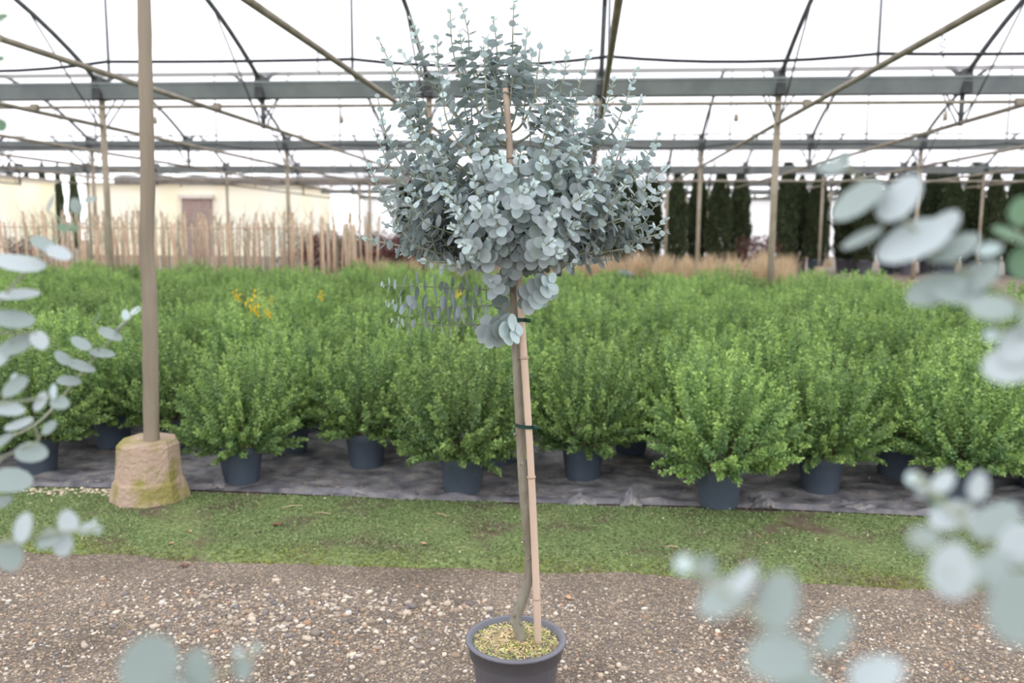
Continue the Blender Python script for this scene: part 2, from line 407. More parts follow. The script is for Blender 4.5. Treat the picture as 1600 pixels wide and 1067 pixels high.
# gutters with clamp brackets
br = MB(); br.box((0, 0, 0), (.13, .30, .24)); br.box((0, -.10, .13), (.10, .16, .14)); br.box((0, .10, .13), (.10, .16, .14))
BR = br.mesh('bracket', 'bracket_dark', False)
GL = ['zinc rain gutter above the wooden pole over the path', 'wide zinc rain gutter crossing behind the tree crown', 'zinc rain gutter one span behind the widest gutter', 'zinc rain gutter two spans behind the widest gutter', 'zinc rain gutter three spans behind the widest gutter', 'thin dark rain gutter near the back of the greenhouse', 'farthest rain gutter along the white back film']
for g, Y in enumerate(YGUT):
    xl, xr = view_x(Y, 4.)
    if g >= 4: xl = max(xl, -14)
    th = thing('rain_gutter', (0, Y, HG), GL[g], 'gutter')
    m = MB()
    prof = [(-.17, .10), (-.16, .10), (-.075, -.085), (.075, -.085), (.16, .10), (.17, .10), (.085, -.10), (-.085, -.10)]
    Vg = [(x, a, b) for x in (xl, xr) for a, b in prof]; k = len(prof)
    m.add(Vg, [(i, (i+1) % k, k+(i+1) % k, k+i) for i in range(k)]+[tuple(range(k)), tuple(range(2*k-1, k-1, -1))])
    obj('channel', m.mesh('channel', 'gutter_zinc', False), th)
    for sy in (-1, 1):
        m = MB(); m.box(((xl+xr)/2, sy*.165, .112), (xr-xl, .035, .03))
        obj('lip', m.mesh('lip', 'gutter_zinc', False), th)
    for k_, x in xs_for(Y, 3., -14 if g >= 4 else -99):
        obj('bracket', BR, th, (x, 0, .02))

# posts under the gutters, tan steel, each second arch; far ones on concrete blocks
pm = MB(); pm.tube([(0, 0, 0), (0, 0, HG-.10)], .047, 10); POST = pm.mesh('shaft', 'post_tan')
pm = MB(); pm.tube([(0, 0, 0), (0, 0, HG-.10)], .06, 8); POSTD = pm.mesh('shaft', 'post_tan')
cm = MB(); cm.lathe([(.20, 0), (.17, .16), (.15, .30), (.06, .31)], 8); CB = cm.mesh('concrete_base', 'block_concrete', False)
PL = [None, 'slim tan steel post rising out of the green shrub bed', 'tan steel post standing behind the shrub bed', 'tan steel post on a concrete block before the cypresses', 'thin tan post behind the cypress rows', 'thin far post near the back of the greenhouse', 'farthest thin post by the white back film']
PL1 = {0: 'slim tan steel post in the shrubs left of the wooden pole', 2: 'slim tan steel post half hidden behind the tree crown', 4: 'slim tan steel post rising from the shrubs right of the tree'}
for g in range(1, 6):
    Y = YGUT[g]
    for k, x in xs_for(Y, .5, -12 if g >= 4 else -99):
        if g <= 3 and (k % 2): continue
        if g >= 4 and k % 2 == 0: continue
        dark = g >= 4
        pl = PL1.get(k, PL[g]) if g == 1 else PL[g]
        th = thing('steel_post', (x, Y, 0), pl, 'post', 'posts under gutter line %s' % ORD[g])
        obj('shaft', POSTD if dark else POST, th)
        obj('concrete_base', CB, th)

# trusses: arch, tie bar, king rod, braces and stubs
def truss_meshes(span):
    R = {}
    m = MB(); m.tube([(0, span*t, zarch(t)) for t in ARCH_T], .034, 8); R['arch'] = m.mesh('arch', 'galvanised')
    m = MB(); m.tube([(0, .02, HT), (0, span-.02, HT)], .030, 8); R['tie_bar'] = m.mesh('tie_bar', 'weathered_tube')
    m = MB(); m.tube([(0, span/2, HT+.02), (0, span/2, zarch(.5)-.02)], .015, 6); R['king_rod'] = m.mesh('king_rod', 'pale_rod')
    for nm, s in (('near', 0), ('far', 1)):
        m = MB(); t = .19; y = span*(t if s == 0 else 1-t)
        m.tube([(0, y, zarch(t)-.03), (0, (.14 if s == 0 else span-.14), HT+.02)], .013, 6); R['brace'+nm] = m.mesh('brace', 'galvanised')
    m = MB(); m.tube([(0, span, HG-.09), (0, span, HT-.04)], .035, 8)
    R['hanger'] = m.mesh('hanger', 'galvanised')
    for s in (-1, 1):
        m = MB(); m.tube([(0, span, HT+.06), (s*.22, span, HG-.1)], .012, 6); R['v%d' % s] = m.mesh('brace', 'galvanised')
    return R
TR = {}
TL = ['arched roof truss in the nearest span above the path and tree', 'arched roof truss in the second span above the shrub bed', 'arched roof truss in the third span from the path', 'arched roof truss in the fourth span over the cypresses', 'arched roof truss in the far span by the back film']
TL0 = {0: 'near roof truss landing on the tan post left of the wooden pole', 1: 'near roof truss landing on the gutter hanger right of the wooden pole', 2: 'near roof truss landing on the gutter at the left of the tree crown',
       3: 'near roof truss running straight overhead at the right of the tree crown', 4: 'near roof truss landing on the tan post right of the tree', 5: 'near roof truss landing on the gutter hanger beyond the tan post'}
for b in range(5):
    span = YGUT[b+1]-YGUT[b]; R = truss_meshes(span)
    for k, x in xs_for(YGUT[b+1], 2.0, -13 if b >= 3 else -99):
        tl = TL[b]
        if b == 0 and k in TL0: tl = TL0[k]
        th = thing('roof_truss', (x, YGUT[b], 0), tl, 'truss', 'roof trusses of the %s span' % ORD[b+1])
        keys = ['arch', 'tie_bar', 'king_rod', 'bracenear', 'bracefar', 'hanger', 'v-1', 'v1'] if b < 3 else ['arch', 'tie_bar', 'king_rod', 'hanger']
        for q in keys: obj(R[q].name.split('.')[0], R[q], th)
        if b == 0: obj('hanger', R['hanger'], th, (0, -span, 0))

# black watering hoses slung from king rod to king rod
HL = ['black irrigation hose sagging between rods in the nearest span', 'black irrigation hose sagging between rods in the second span', 'black irrigation hose sagging between rods in the third span', 'black irrigation hose sagging between rods in the fourth span']
for b in range(4):
    Ym = (YGUT[b]+YGUT[b+1])/2; xs = [x for k, x in xs_for(Ym, 4., -13 if b >= 3 else -99)]
    P = []
    for i, x in enumerate(xs[:-1]):
        for j in range(8):
            u = j/8; P.append((x+S*u, Ym-.03, HT+.12-.34*u*(1-u)*(.6+.5*math.sin(i*2.3+b))))
    m = MB(); m.tube(P, .016, 6); tag(obj('irrigation_hose', m.mesh('irrigation_hose', 'black_hose')), HL[b], 'hose')
# straight sprinkler pipes with hanging nozzles, fixed on the tie bars
em = MB(); em.tube([(0, 0, 0), (0, 0, -.13)], .007, 6); em.lathe([(.012, -.21), (.03, -.20), (.026, -.13), (.01, -.12)], 8)
EM = em.mesh('nozzle', 'post_tan')
cl = MB(); cl.box((0, 0, 0), (.09, .06, .085)); CL = cl.mesh('clamp', 'weathered_tube', False)
SL = ['tan sprinkler pipe with hanging nozzles in the nearest span', 'tan sprinkler pipe in the second span above the shrubs', 'tan sprinkler pipe running before the cypress tops', 'tan sprinkler pipe before the cypress tops']
for b in (0, 2):
    Yp = YGUT[b+1]-1.62; xl, xr = view_x(Yp, 3.); xl = max(xl, -14.2) if b == 2 else xl
    th = thing('sprinkler_pipe', (0, Yp, HT+.05), SL[b], 'pipe')
    m = MB(); m.tube([(xl, 0, 0), (xr, 0, 0)], .022 if b == 0 else .036, 8); obj('pipe', m.mesh('pipe', 'weathered_tube'), th)
    for k, x in xs_for(Yp, 2.5, -13 if b == 2 else -99):
        obj('clamp', CL, th, (x, 0, 0))
        obj('nozzle', EM, th, (x-.85, 0, -.01))
# twists of wire left hanging from the near tie bars
for k, yy in ((2, 7.35), (4, 7.0)):
    m = MB(); x = X0+S*k
    P = [(0, 0, .0)]+[(.022*math.sin(i*1.5), .015*math.cos(i*1.9), -.03-.016*i) for i in range(11)]
    m.tube(P, .005, 5)
    o = obj('wire_twist', m.mesh('wire_twist', 'galvanised'), None, (x, yy, HT-.02))
    tag(o, 'twist of loose wire hanging from a near tie bar', 'wire', 'wire twists on the near tie bars')

# bundled shade screen hung under the gutter above the stakes
xa_, xb_ = atY(178, 275, 29.3)[0], atY(640, 275, 29.3)[0]
th = thing('shade_screen', (0, 29.35, HG-.28), 'bundled grey shade screen hanging under a gutter behind the stakes', 'screen')
for i in range(2):
    m = MB(); P = [(xa_+(xb_-xa_)*t/40, .05*math.sin(t*.9+i), -.10*i+.02*math.sin(t*.7+2*i)) for t in range(41)]
    m.tube(P, [.10+.015*math.sin(t*1.3+i) for t in range(41)], 10); obj('fold', m.mesh('fold', 'screen_cloth'), th)
# back wall of film
V = np.array([(-14, YGUT[6]+.3, 0), (40, YGUT[6]+.3, 0), (40, YGUT[6]+.3, HG), (-14, YGUT[6]+.3, HG)]); 
obj('wall_back', np_mesh('wall_back', V, np.array([(0, 1, 2, 3)]), 'film_wall'), kind='structure')

# ------------------------------------------------------------------ wooden pole on its concrete block
pb = gp(236, 781); pb[2] = 0
th = thing('wooden_pole', tuple(pb), 'crooked weathered wooden pole set in a lichen-stained concrete block', 'pole')
path = []
for px, py in ((237, 699), (236, 640), (235, 560), (234, 480), (233, 440), (229, 380), (231, 300), (229, 200), (227, 100), (225, 0)):
    q = atY(px, py, pb[1]); path.append(q-pb)
path.append(path[-1]+(path[-1]-path[-2])*2.2)
path[0][2] = .25
while path[-1][2] > HG-.1: path[-1] = path[-1]*.97+path[-2]*.03
path[-1][2] = HG-.06
m = MB(); m.tube(spline(path, 44), [.040-.009*i/44+.0012*math.sin(i*1.7) for i in range(45)], 14)
obj('shaft', m.mesh('shaft', 'pole_wood'), th)
# block: eight-sided, ledge at a third of its height, ragged foot
m = MB(); n8 = 9
def ringv(r, z, jr=.0, jz=0., ph=.22):
    return [((r+random.uniform(-jr, jr))*math.cos(2*PI*j/n8+ph), (r+random.uniform(-jr, jr))*math.sin(2*PI*j/n8+ph), z+random.uniform(-jz, jz)) for j in range(n8)]
R8 = [ringv(.205, -.01, .02), ringv(.190, .035, .012, .012), ringv(.178, .11, .004, .006), ringv(.166, .125, .003, .006), ringv(.158, .20, .003), ringv(.150, .30, .004), ringv(.138, .322, .006, .006), ringv(.05, .318, .004)]
V = [p for r in R8 for p in r]; k = len(R8)
m.add(V, [(i*n8+j, i*n8+(j+1) % n8, (i+1)*n8+(j+1) % n8, (i+1)*n8+j) for i in range(k-1) for j in range(n8)]+[tuple((k-1)*n8+j for j in range(n8))])
obj('concrete_block', m.mesh('concrete_block', 'block_concrete', False), th)

# ------------------------------------------------------------------ pots
def pot_prof(D, H):
    R = D/2; rb = R*.78
    return [(0, .004), (rb-.006, .0), (rb, .012), (R*.93, H-.05), (R*.985, H-.045), (R, H-.006), (R*.985, H), (R*.945, H), (R*.93, H-.02), (R*.90, H-.06), (0, H-.06)]
def pot_mesh(D, H, mt, name='pot'):
    m = MB(); m.lathe(pot_prof(D, H), 28); return m.mesh(name, mt)
def soil_mesh(D, H, z, mt='bark_mulch', dome=.012):
    m = MB(); r = D/2*.925; m.lathe([(r, z-.02), (r, z), (r*.6, z+dome*.8), (r*.25, z+dome), (0, z+dome)], 20); return m.mesh('potting_mulch', mt)

# ------------------------------------------------------------------ green shrubs
def shrub_mesh(seed, dens=1., h=.82, wide=.37):
    rng = np.random.default_rng(seed); C, A, B, K = [], [], [], []
    z0 = .20; stems = []
    ns = int(170*dens)
    for i in range(ns):
        u = (i+.5)/ns; th = math.acos(1-1.52*u); ph = i*2.39996+rng.normal(0, .25)
        th = min(th*(1+rng.normal(0, .08)), 2.25)
        ctr = np.array([0, 0, z0+.19])
        rz = (h-z0-.19)*rng.uniform(.80, 1.10)
        rx = wide*rng.uniform(.74, 1.16)
        end = ctr+np.array([rx*math.sin(th)*math.cos(ph), rx*math.sin(th)*math.sin(ph), rz*math.cos(th) if th < 1.57 else .34*math.cos(th)])
        st = np.array([.05*math.cos(ph), .05*math.sin(ph), z0])
        mid = (st+end)/2+np.array([math.cos(ph), math.sin(ph), .6])*.05*rng.uniform(.3, 1.2)
        if i % 5 == 0: stems.append([st-np.array([0, 0, .03]), (st+mid)/2, end*.35+mid*.65])
        nk = 17; age = rng.uniform(.12, .62)
        for j in range(nk):
            t = .30+.70*(j+rng.uniform(0, 1))/nk
            p = (1-t)**2*st+2*t*(1-t)*mid+t*t*end
            d = unit(2*(1-t)*(mid-st)+2*t*(end-mid))
            rad = .040*(1.12-t)**.5*(.7+.3*t)
            m_ = 7
            off = unit(rng.normal(size=(m_, 3))); c = p+off*rad*rng.uniform(.5, 1, (m_, 1))+d*rng.uniform(-.01, .015, (m_, 1))
            ax = unit(off+.5*d+rng.normal(0, .4, (m_, 3))); sz = rng.uniform(.009, .0135, (m_, 1))*(1.05-.2*t)
            C.append(c); A.append(ax*sz); B.append(unit(np.cross(ax, rng.normal(size=(m_, 3))))*sz*.62)
            yv = age+(.25 if t > .88 else 0.)+rng.normal(0, .10, (m_, 1))
            K.append(np.clip(yv, 0, 1))
    C, A, B, K = map(np.concatenate, (C, A, B, K))
    V, F = quads_from(C, A, B)
    col = (1-K)*np.array([.115, .215, .092])+K*np.array([.375, .53, .145])
    col = col*rng.uniform(.8, 1.2, (len(col), 1))
    me = np_mesh('foliage', V, F, 'bush_leaf', np.repeat(col, 4, 0))
    m = MB()
    for s in stems: m.tube(spline(s, 5), [.006, .0055, .005, .004, .003, .002], 4)
    return me, m.mesh('stems', 'bush_stem')
SHR = [shrub_mesh(20+i, 1.15, (.80, .84, .78, .86)[i % 4], (.36, .38, .35, .37)[i % 4]) for i in range(8)]
POT24 = pot_mesh(.245, .215, 'pot_slate'); SOIL24 = soil_mesh(.245, .215, .195)
def flower_mesh():
    C, A, B = [], [], []
    for i in range(26):
        c = RNG.normal(0, .022, (1, 3)); a = unit(RNG.normal(size=(1, 3)))
        C.append(c); A.append(a*.009); B.append(unit(np.cross(a, RNG.normal(size=(1, 3))))*.007)
    V, F = quads_from(*map(np.concatenate, (C, A, B))); return np_mesh('flower_cluster', V, F, 'flower_yellow')
FLW = flower_mesh()
def shrub(x, y, var, sc, rz, label, group):
    th = thing('potted_shrub', (x, y, .012 if y > YE else .0), label, 'shrub', group, rz)
    obj('pot', POT24, th); obj('potting_mulch', SOIL24, th)
    f = obj('foliage', SHR[var][0], th, kind='stuff'); s = obj('stems', SHR[var][1], th)
    for q in (f, s): q.scale = (sc, sc, 1+(sc-1)*.8)
    return th
placed = []
LF = ['green shrub in slate pot left of the concrete block at the moss edge', 'green shrub with drooping sprigs over its pot, right of the concrete block', 'green shrub in slate pot set back between two shrubs of the front row',
      'green shrub in slate pot just left of the bamboo cane', 'dense green shrub in slate pot just right of the bamboo cane', 'wide green shrub whose pot stands out onto the moss',
      'green shrub in slate pot beside the shrub standing on the moss', 'green shrub in slate pot partly behind blurred eucalyptus shoots', 'last green shrub of the front row beyond the blurred eucalyptus shoots']
front = [(60, 750), (378, 764), (573, 740), (722, 781), (910, 759), (1122, 802), (1280, 779), (1500, 795), (1625, 778)]
second = [(178, 706), (455, 716), (775, 733), (1215, 726), (1398, 752), (112, 681), (800, 690), (-12, 716), (505, 678), (1068, 745), (270, 712), (640, 700), (985, 715), (1520, 735)]
for i, (px, py) in enumerate(front):
    p = gp(px, py-8); placed.append((p[0], p[1]))
    shrub(p[0], p[1], (0, 1, 2, 3, 1, 0, 2, 3, 1)[i], (1.0, .93, 1.0, 1.05, .98, 1.05, .97, 1., .95)[i], i*1.7, LF[i], 'front row of shrubs')
LB = 'green small-leaved shrub in slate pot, in the crowded rows behind the front row'
for i, (px, py) in enumerate(second):
    p = gp(px, py-6)
    if any((p[0]-a)**2+(p[1]-b)**2 < .38**2 for a, b in placed): continue
    placed.append((p[0], p[1])); shrub(p[0], p[1], i % 4, random.uniform(.92, 1.03), i*2.1, LB, 'shrub rows behind the front row')
row = 0; y = 5.15; cand = []
while y < YB-.3:
    a, b = -.70*y-.7, .53*y+.7
    x = a+(row % 2)*.33
    while x < b:
        cand.append((x+random.uniform(-.09, .09), y+random.uniform(-.09, .09))); x += .67
    y += .62; row += 1
shr_all = []
for x, y in cand:
    lim = YB-.3 - max(0, x-.5)*.62          # the bed ends nearer on the right
    if y > lim: continue
    if any((x-a)**2+(y-b)**2 < .46**2 for a, b in placed): continue
    if y < 6.2 and random.random() < .04: continue
    placed.append((x, y))
    shr_all.append(shrub(x, y, random.randrange(8), random.uniform(.88, 1.13), random.uniform(0, 6.28), LB, 'shrub rows behind the front row'))
for px, py, k in ((397, 463, 1.3), (398, 478, 1.2), (371, 460, .9), (423, 467, .7), (501, 460, .8), (420, 488, .6), (717, 456, .8)):
    p = gp(px, py, .86)
    th = min(shr_all, key=lambda o: (o.location.x-p[0])**2+(o.location.y-p[1])**2)
    th['label'] = 'green shrub of the crowded rows bearing bright yellow flowers'; th['group'] = 'flowering shrubs'
    o = obj('flower_cluster', FLW, th, kind='stuff'); o['label'] = 'bright yellow flower cluster'
    d = Vector((p[0]-th.location.x, p[1]-th.location.y, 0)); d.rotate(Matrix.Rotation(-th.rotation_euler.z, 3, 'Z'))
    o.location = (d.x, d.y, .845); o.scale = (k, k, k*1.5)
print('SHRUBS', len(placed))

# ------------------------------------------------------------------ dry grasses behind the bed
def grass_mesh(seed, h=.8):
    rng = np.random.default_rng(seed); V, F, K = [], [], []
    for i in range(230):
        a = rng.uniform(0, 2*PI); lean = abs(rng.normal(0, .15)); L = h*rng.uniform(.5, 1.05); r0 = rng.uniform(0, .09)
        d = np.array([math.cos(a), math.sin(a), 0]); s = np.cross(d, [0, 0, 1.])*rng.uniform(.003, .007)
        p0 = d*r0+np.array([0, 0, .16]); p1 = p0+d*lean*L*.45+np.array([0, 0, L*.55]); p2 = p1+d*lean*L*.9+np.array([0, 0, L*.4])
        o = len(V)*1; V += [p0-s, p0+s, p1+s, p1-s, p2+s*.3, p2-s*.3]; F += [(o, o+1, o+2, o+3), (o+3, o+2, o+4, o+5)]
        c = np.array([.60, .46, .29])*rng.uniform(.7, 1.2); K += [c]*6
    return np_mesh('blades', np.array(V), np.array(F), 'dry_grass', np.array(K))
GR = [grass_mesh(i, (.80, .86, .74)[i]) for i in range(3)]
POT20 = pot_mesh(.25, .20, 'pot_slate')
def tuft(x, y, v, label, group, sc=1.):
    th = thing('dry_grass', (x, y, 0), label, 'grass', group, random.uniform(0, 6))
    obj('pot', POT20, th); o = obj('blades', GR[v], th, kind='stuff'); o.scale = (sc, sc, sc)
for r_, Y in enumerate((15.3, 15.75, 16.3, 16.9, 17.5)):
    a, b = atY(862, 400, Y)[0], atY(1235, 400, Y)[0]; x = a+.12*r_
    while x < b:
        tuft(x+random.uniform(-.08, .08), Y+random.uniform(-.1, .1), random.randrange(3), 'tuft of dry tan ornamental grass before the cypresses', 'dry grass tufts before the cypresses', random.uniform(.9, 1.1)); x += .46
for r_, Y in enumerate((15.2, 15.8)):
    a, b = atY(560, 400, Y)[0], atY(858, 400, Y)[0]; x = a+.15*r_
    while x < b:
        tuft(x, Y+random.uniform(-.1, .1), random.randrange(3), 'tuft of dry tan grass behind the shrubs beside the wooden stakes', 'dry grass tufts beside the stakes', .95); x += .45
# dark drum standing in the grasses
q = gp(948, 436); th = thing('dark_tub', (q[0], 14.9, 0), 'dark grey plastic tub standing among the dry grasses', 'tub')
m = MB(); m.lathe([(.14, 0), (.17, .55), (.185, .56), (.185, .62), (.17, .62), (.15, .5), (0, .5)], 20); obj('body', m.mesh('body', 'pot_grey'), th)
m = MB(); m.lathe([(.19, .62), (.19, .66), (.12, .70), (.05, .74), (0, .74)], 20); obj('lid', m.mesh('lid', 'pot_slate'), th)

# ------------------------------------------------------------------ staked saplings behind the bed, left
def stake_parts(seed):
    rng = random.Random(seed); h = rng.uniform(1.45, 1.75)
    m = MB(); a = rng.uniform(-.05, .05); m.tube([(0, 0, .1), (a, 0, h*.5), (a*2+rng.uniform(-.02, .02), rng.uniform(-.03, .03), h)], [.023, .021, .018], 7); st = m.mesh('stake', 'stake_wood')
    m = MB(); P = [(.05, .01, .15), (.045, 0, h*.5), (.03, .02, h*.95)]; m.tube(P, [.012, .010, .005], 6)
    for i in range(7):
        z = h*(.6+.06*i); b = rng.uniform(0, 6.28); L = rng.uniform(.1, .24)
        m.tube([(.04, .01, z), (.04+L*.5*math.cos(b), .01+L*.5*math.sin(b), z+L*.55), (.04+L*.7*math.cos(b), .01+L*.7*math.sin(b), z+L*1.2)], [.005, .004, .002], 4)
    return st, m.mesh('stem', 'twig')
SK = [stake_parts(i) for i in range(6)]
cnt = 0
for r_, Y in enumerate((15.2, 15.9, 16.6, 17.4, 18.4)):
    a, b = atY(-20, 400, Y)[0], atY(590, 400, Y)[0]; x = a+.17*r_
    while x < b:
        px_u = (x-a)/(b-a)
        if not (px_u < .13 and random.random() < .45):
            th = thing('staked_sapling', (x+random.uniform(-.09, .09), Y+random.uniform(-.15, .15), 0), 'leafless sapling tied to a tan wooden stake behind the shrub bed', 'sapling', 'staked saplings behind the shrub bed', random.uniform(0, 6))
            v = SK[random.randrange(6)]
            obj('pot', POT24, th); obj('stake', v[0], th); obj('stem', v[1], th); cnt += 1
        x += random.uniform(.19, .31)
print('STAKES', cnt)
# wire strung along the stakes
a, b = atY(-40, 345, 15.6), atY(470, 345, 15.6)
m = MB(); m.tube([(a[0], 15.6, 1.42), ((a[0]+b[0])/2, 15.6, 1.40), (b[0], 15.6, 1.42)], .012, 6)
tag(obj('support_rail', m.mesh('support_rail', 'stake_wood')), 'thin tan rail running along the wooden stakes', 'rail')

# ------------------------------------------------------------------ leafy tufts shared by far plants
def blob_leaves(rng, C, rad, m_, ls):
    off = unit(rng.normal(size=(m_, 3))); c = C+off*rad*rng.uniform(.6, 1, (m_, 1))
    ax = unit(off+np.array([0, 0, .8])+rng.normal(0, .3, (m_, 3))); sz = ls*rng.uniform(.7, 1.2, (m_, 1))
    return c, ax*sz, unit(np.cross(ax, rng.normal(size=(m_, 3))))*sz*.45
def red_mesh(seed):
    rng = np.random.default_rng(seed); L = [blob_leaves(rng, np.array([rng.normal(0, .17), rng.normal(0, .17), rng.uniform(.35, 1.2)]), .09, 14, .03) for _ in range(75)]
    C, A, B = (np.concatenate([l[i] for l in L]) for i in range(3)); V, F = quads_from(C, A, B)
    col = np.array([.12, .045, .04])*rng.uniform(.5, 1.7, (len(C), 1)); return np_mesh('foliage', V, F, 'red_leaf', np.repeat(col, 4, 0))
RD = [red_mesh(i) for i in range(2)]
def red_shrub(x, y, label, group, sc=1.):
    th = thing('red_shrub', (x, y, 0), label, 'shrub', group, random.uniform(0, 6)); obj('pot', POT24, th)
    m = obj('foliage', RD[random.randrange(2)], th, kind='stuff'); m.scale = (sc, sc, sc); obj('stem', SK[0][1], th).scale = (.6, .6, .6)
for r_, Y in enumerate((19.6, 20.4, 21.3)):
    a, b = atY(470, 400, Y)[0], atY(690, 400, Y)[0]; x = a+.2*r_
    while x < b: red_shrub(x, Y, 'dark red-leaved shrub standing behind the wooden stakes', 'red shrubs behind the stakes', random.uniform(1., 1.12)); x += .5
for r_, Y in enumerate((25.,)):
    for px in (1172, 1185, 1198): red_shrub(atY(px, 400, Y)[0], Y, 'brownish red shrub in the gap between the cypresses', 'red shrubs in the cypress gap', 1.05)
for px, Y in ((38, 18.9), (22, 19.2), (62, 19.0)): red_shrub(atY(px, 400, Y)[0], Y, 'red-leaved shrub among stakes before the cream building', 'red shrubs near the building', .95)

# ------------------------------------------------------------------ potted cypresses
def cyp_mesh(seed, H=3.1, R=.44, base=(.058, .076, .036)):
    rng = np.random.default_rng(seed); n = 11000
    t = rng.uniform(0, 1, n)**.8; ph = rng.uniform(0, 2*PI, n)
    prof = np.clip((t+.08)*4, 0, 1)**.6*np.clip((1.02-t)*2.6, 0, 1)**.6*(1-.34*t)
    lump = 1+.16*np.sin(ph*3+t*15+seed)+.10*np.sin(ph*5-t*26)
    r = R*prof*lump*rng.uniform(.35, 1.03, n)**.6
    C = np.stack([r*np.cos(ph), r*np.sin(ph), .40+t*(H-.40)], 1)
    A = unit(np.stack([.4*np.cos(ph), .4*np.sin(ph), np.ones(n)], 1)+rng.normal(0, .22, (n, 3)))*rng.uniform(.035, .075, (n, 1))
    B = unit(np.cross(A, rng.normal(size=(n, 3))))*rng.uniform(.018, .034, (n, 1))
    V, F = quads_from(C, A, B)
    col = np.array(base)*rng.uniform(.55, 1.5, (n, 1))
    return np_mesh('foliage', V, F, 'cypress_leaf', np.repeat(col, 4, 0))
CY = [cyp_mesh(3, 3.5, .50), cyp_mesh(5, 3.7, .46), cyp_mesh(8, 3.4, .54)]
POT60 = pot_mesh(.56, .50, 'pot_slate'); POT60B = pot_mesh(.56, .50, 'pot_grey')
cm = MB(); cm.tube([(0, 0, .42), (0, 0, 2.4)], [.04, .015], 7); CT = cm.mesh('trunk', 'bush_stem')
def cypress(x, y, v, label, group, sc=(1, 1)):
    th = thing('potted_cypress', (x, y, 0), label, 'cypress', group, random.uniform(0, 6))
    obj('pot', random.choice((POT60, POT60B)), th); obj('trunk', CT, th); o = obj('foliage', CY[v], th, kind='stuff'); o.scale = (sc[0], sc[0], sc[1])
for i, px in enumerate((636, 664, 700, 738, 776, 812, 850, 884, 915, 948, 980, 1014, 1054, 1087, 1121, 1152, 1224, 1246, 1273, 1316, 1350, 1385, 1417, 1447, 1480, 1513, 1546, 1581, 1612)):
    Y = 30.1+(1.05 if i % 2 else 0)
    cypress(atY(px, 430, Y)[0], Y, i % 3, 'dark columnar cypress in large pot in the row before the white film', 'row of potted cypresses', (random.uniform(.80, .95), random.uniform(.96, 1.1)))
for px in (684, 758, 832, 900, 965, 1333, 1400, 1464):
    Y = 32.4; cypress(atY(px, 430, Y)[0], Y, random.randrange(3), 'dark columnar cypress in the second row behind the potted cypresses', 'second row of cypresses', (.9, 1.06))

# ------------------------------------------------------------------ outside, behind the left end
CYO = cyp_mesh(3)
def tree_out(px, Y, h, label, sc):
    p = atY(px, 400, Y); th = thing('outdoor_cypress', (p[0], Y, 0), label, 'cypress', 'cypresses outside beside the building')
    o = obj('foliage', CYO, th, kind='stuff'); o.scale = (sc, sc, h/2.5); o.location = (0, 0, -.8); t = obj('trunk', CT, th); t.scale = (2, 2, 1); t.location = (0, 0, -.42)
for px, h, sc in ((24, 5.6, .95), (50, 5.2, .8), (74, 5.5, .95), (98, 5.4, .75), (121, 5.6, .8)):
    tree_out(px, 58, h, 'tall cypress growing outside left of the cream building', sc)
YBd = 44.
xa, xb = atY(140, 400, YBd)[0], atY(448, 400, YBd)[0]
th = thing('cream_building', ((xa+xb)/2, YBd+4, 0), 'low cream-yellow building outside behind the wooden stakes', 'building')
hw = (xb-xa)/2
m = MB(); m.box((0, 0, 1.9), (2*hw, 8, 3.8)); obj('wall', m.mesh('wall', 'cream_wall', False), th)
m = MB(); m.add([(-hw-.3, -4.4, 3.8), (hw+.3, -4.4, 3.8), (hw+.3, 4.4, 3.8), (-hw-.3, 4.4, 3.8), (-hw-.3, 0, 4.05), (hw+.3, 0, 4.05)], [(0, 1, 5, 4), (2, 3, 4, 5), (0, 4, 3), (1, 2, 5), (3, 2, 1, 0)])
obj('roof', m.mesh('roof', 'roof_tile', False), th)
for px0, px1, nm, mt, z0, z1 in ((290, 335, 'brick_bay', 'brick_patch', 0, 3.0), (452, 470, 'door_frame', 'cream_wall', 0, 2.4)):
    u0, u1 = atY(px0, 400, YBd)[0]-(xa+xb)/2, atY(px1, 400, YBd)[0]-(xa+xb)/2
    if u1 < hw:
        m = MB(); m.box(((u0+u1)/2, -4.05, (z0+z1)/2), (u1-u0, .3, z1-z0)); p_ = obj(nm, m.mesh(nm, mt, False), th)
        m = MB(); m.box(((u0+u1)/2, -4.1, z1+.1), (u1-u0+.3, .5, .2)); obj('lintel', m.mesh('lintel', 'roof_tile', False), p_)
xa2, xb2 = atY(-90, 400, 40)[0], atY(14, 400, 40)[0]
th = thing('cream_shed', ((xa2+xb2)/2, 42, 0), 'cream-yellow shed wall outside at the far left', 'building')
m = MB(); m.box((0, 0, 1.9), (xb2-xa2, 4, 3.8)); obj('wall', m.mesh('wall', 'cream_wall', False), th)
m = MB(); m.box((0, 0, 3.88), (xb2-xa2+.3, 4.3, .16)); obj('roof', m.mesh('roof', 'roof_tile', False), th)

# ------------------------------------------------------------------ eucalyptus leaves and branches
def leaf_mesh(mt, cup=.10, asp=1.0, n=11):
    V = [(0., 0., 0.)]; F = []
    for i in range(n):
        a = -PI+2*PI*(i+.5)/n
        x = .5+.5*math.cos(a); y = .5*asp*math.sin(a)*(1-.12*math.cos(a))
        V.append((x, y, cup*((x-.5)**2+y*y)*1.6))
    V.append((.5, 0, 0)); c = n+1
    F = [(c, 1+i, 1+(i+1) % n) for i in range(n)]
    V[0] = (-.05, 0, 0)
    return np.array(V[1:]), [(q[0]-1, q[1]-1, q[2]-1) for q in F], mt
EUC = ['euc_young', 'euc_mid', 'euc_old', 'euc_green']
LV, LF_, _ = leaf_mesh('x'); LF_ = np.array(LF_)
LV2 = LV*np.array([1, .78, 1])
LEAF = [[np_mesh('leaf', v, LF_, q, smooth=True) for q in EUC] for v in (LV, LV2)]

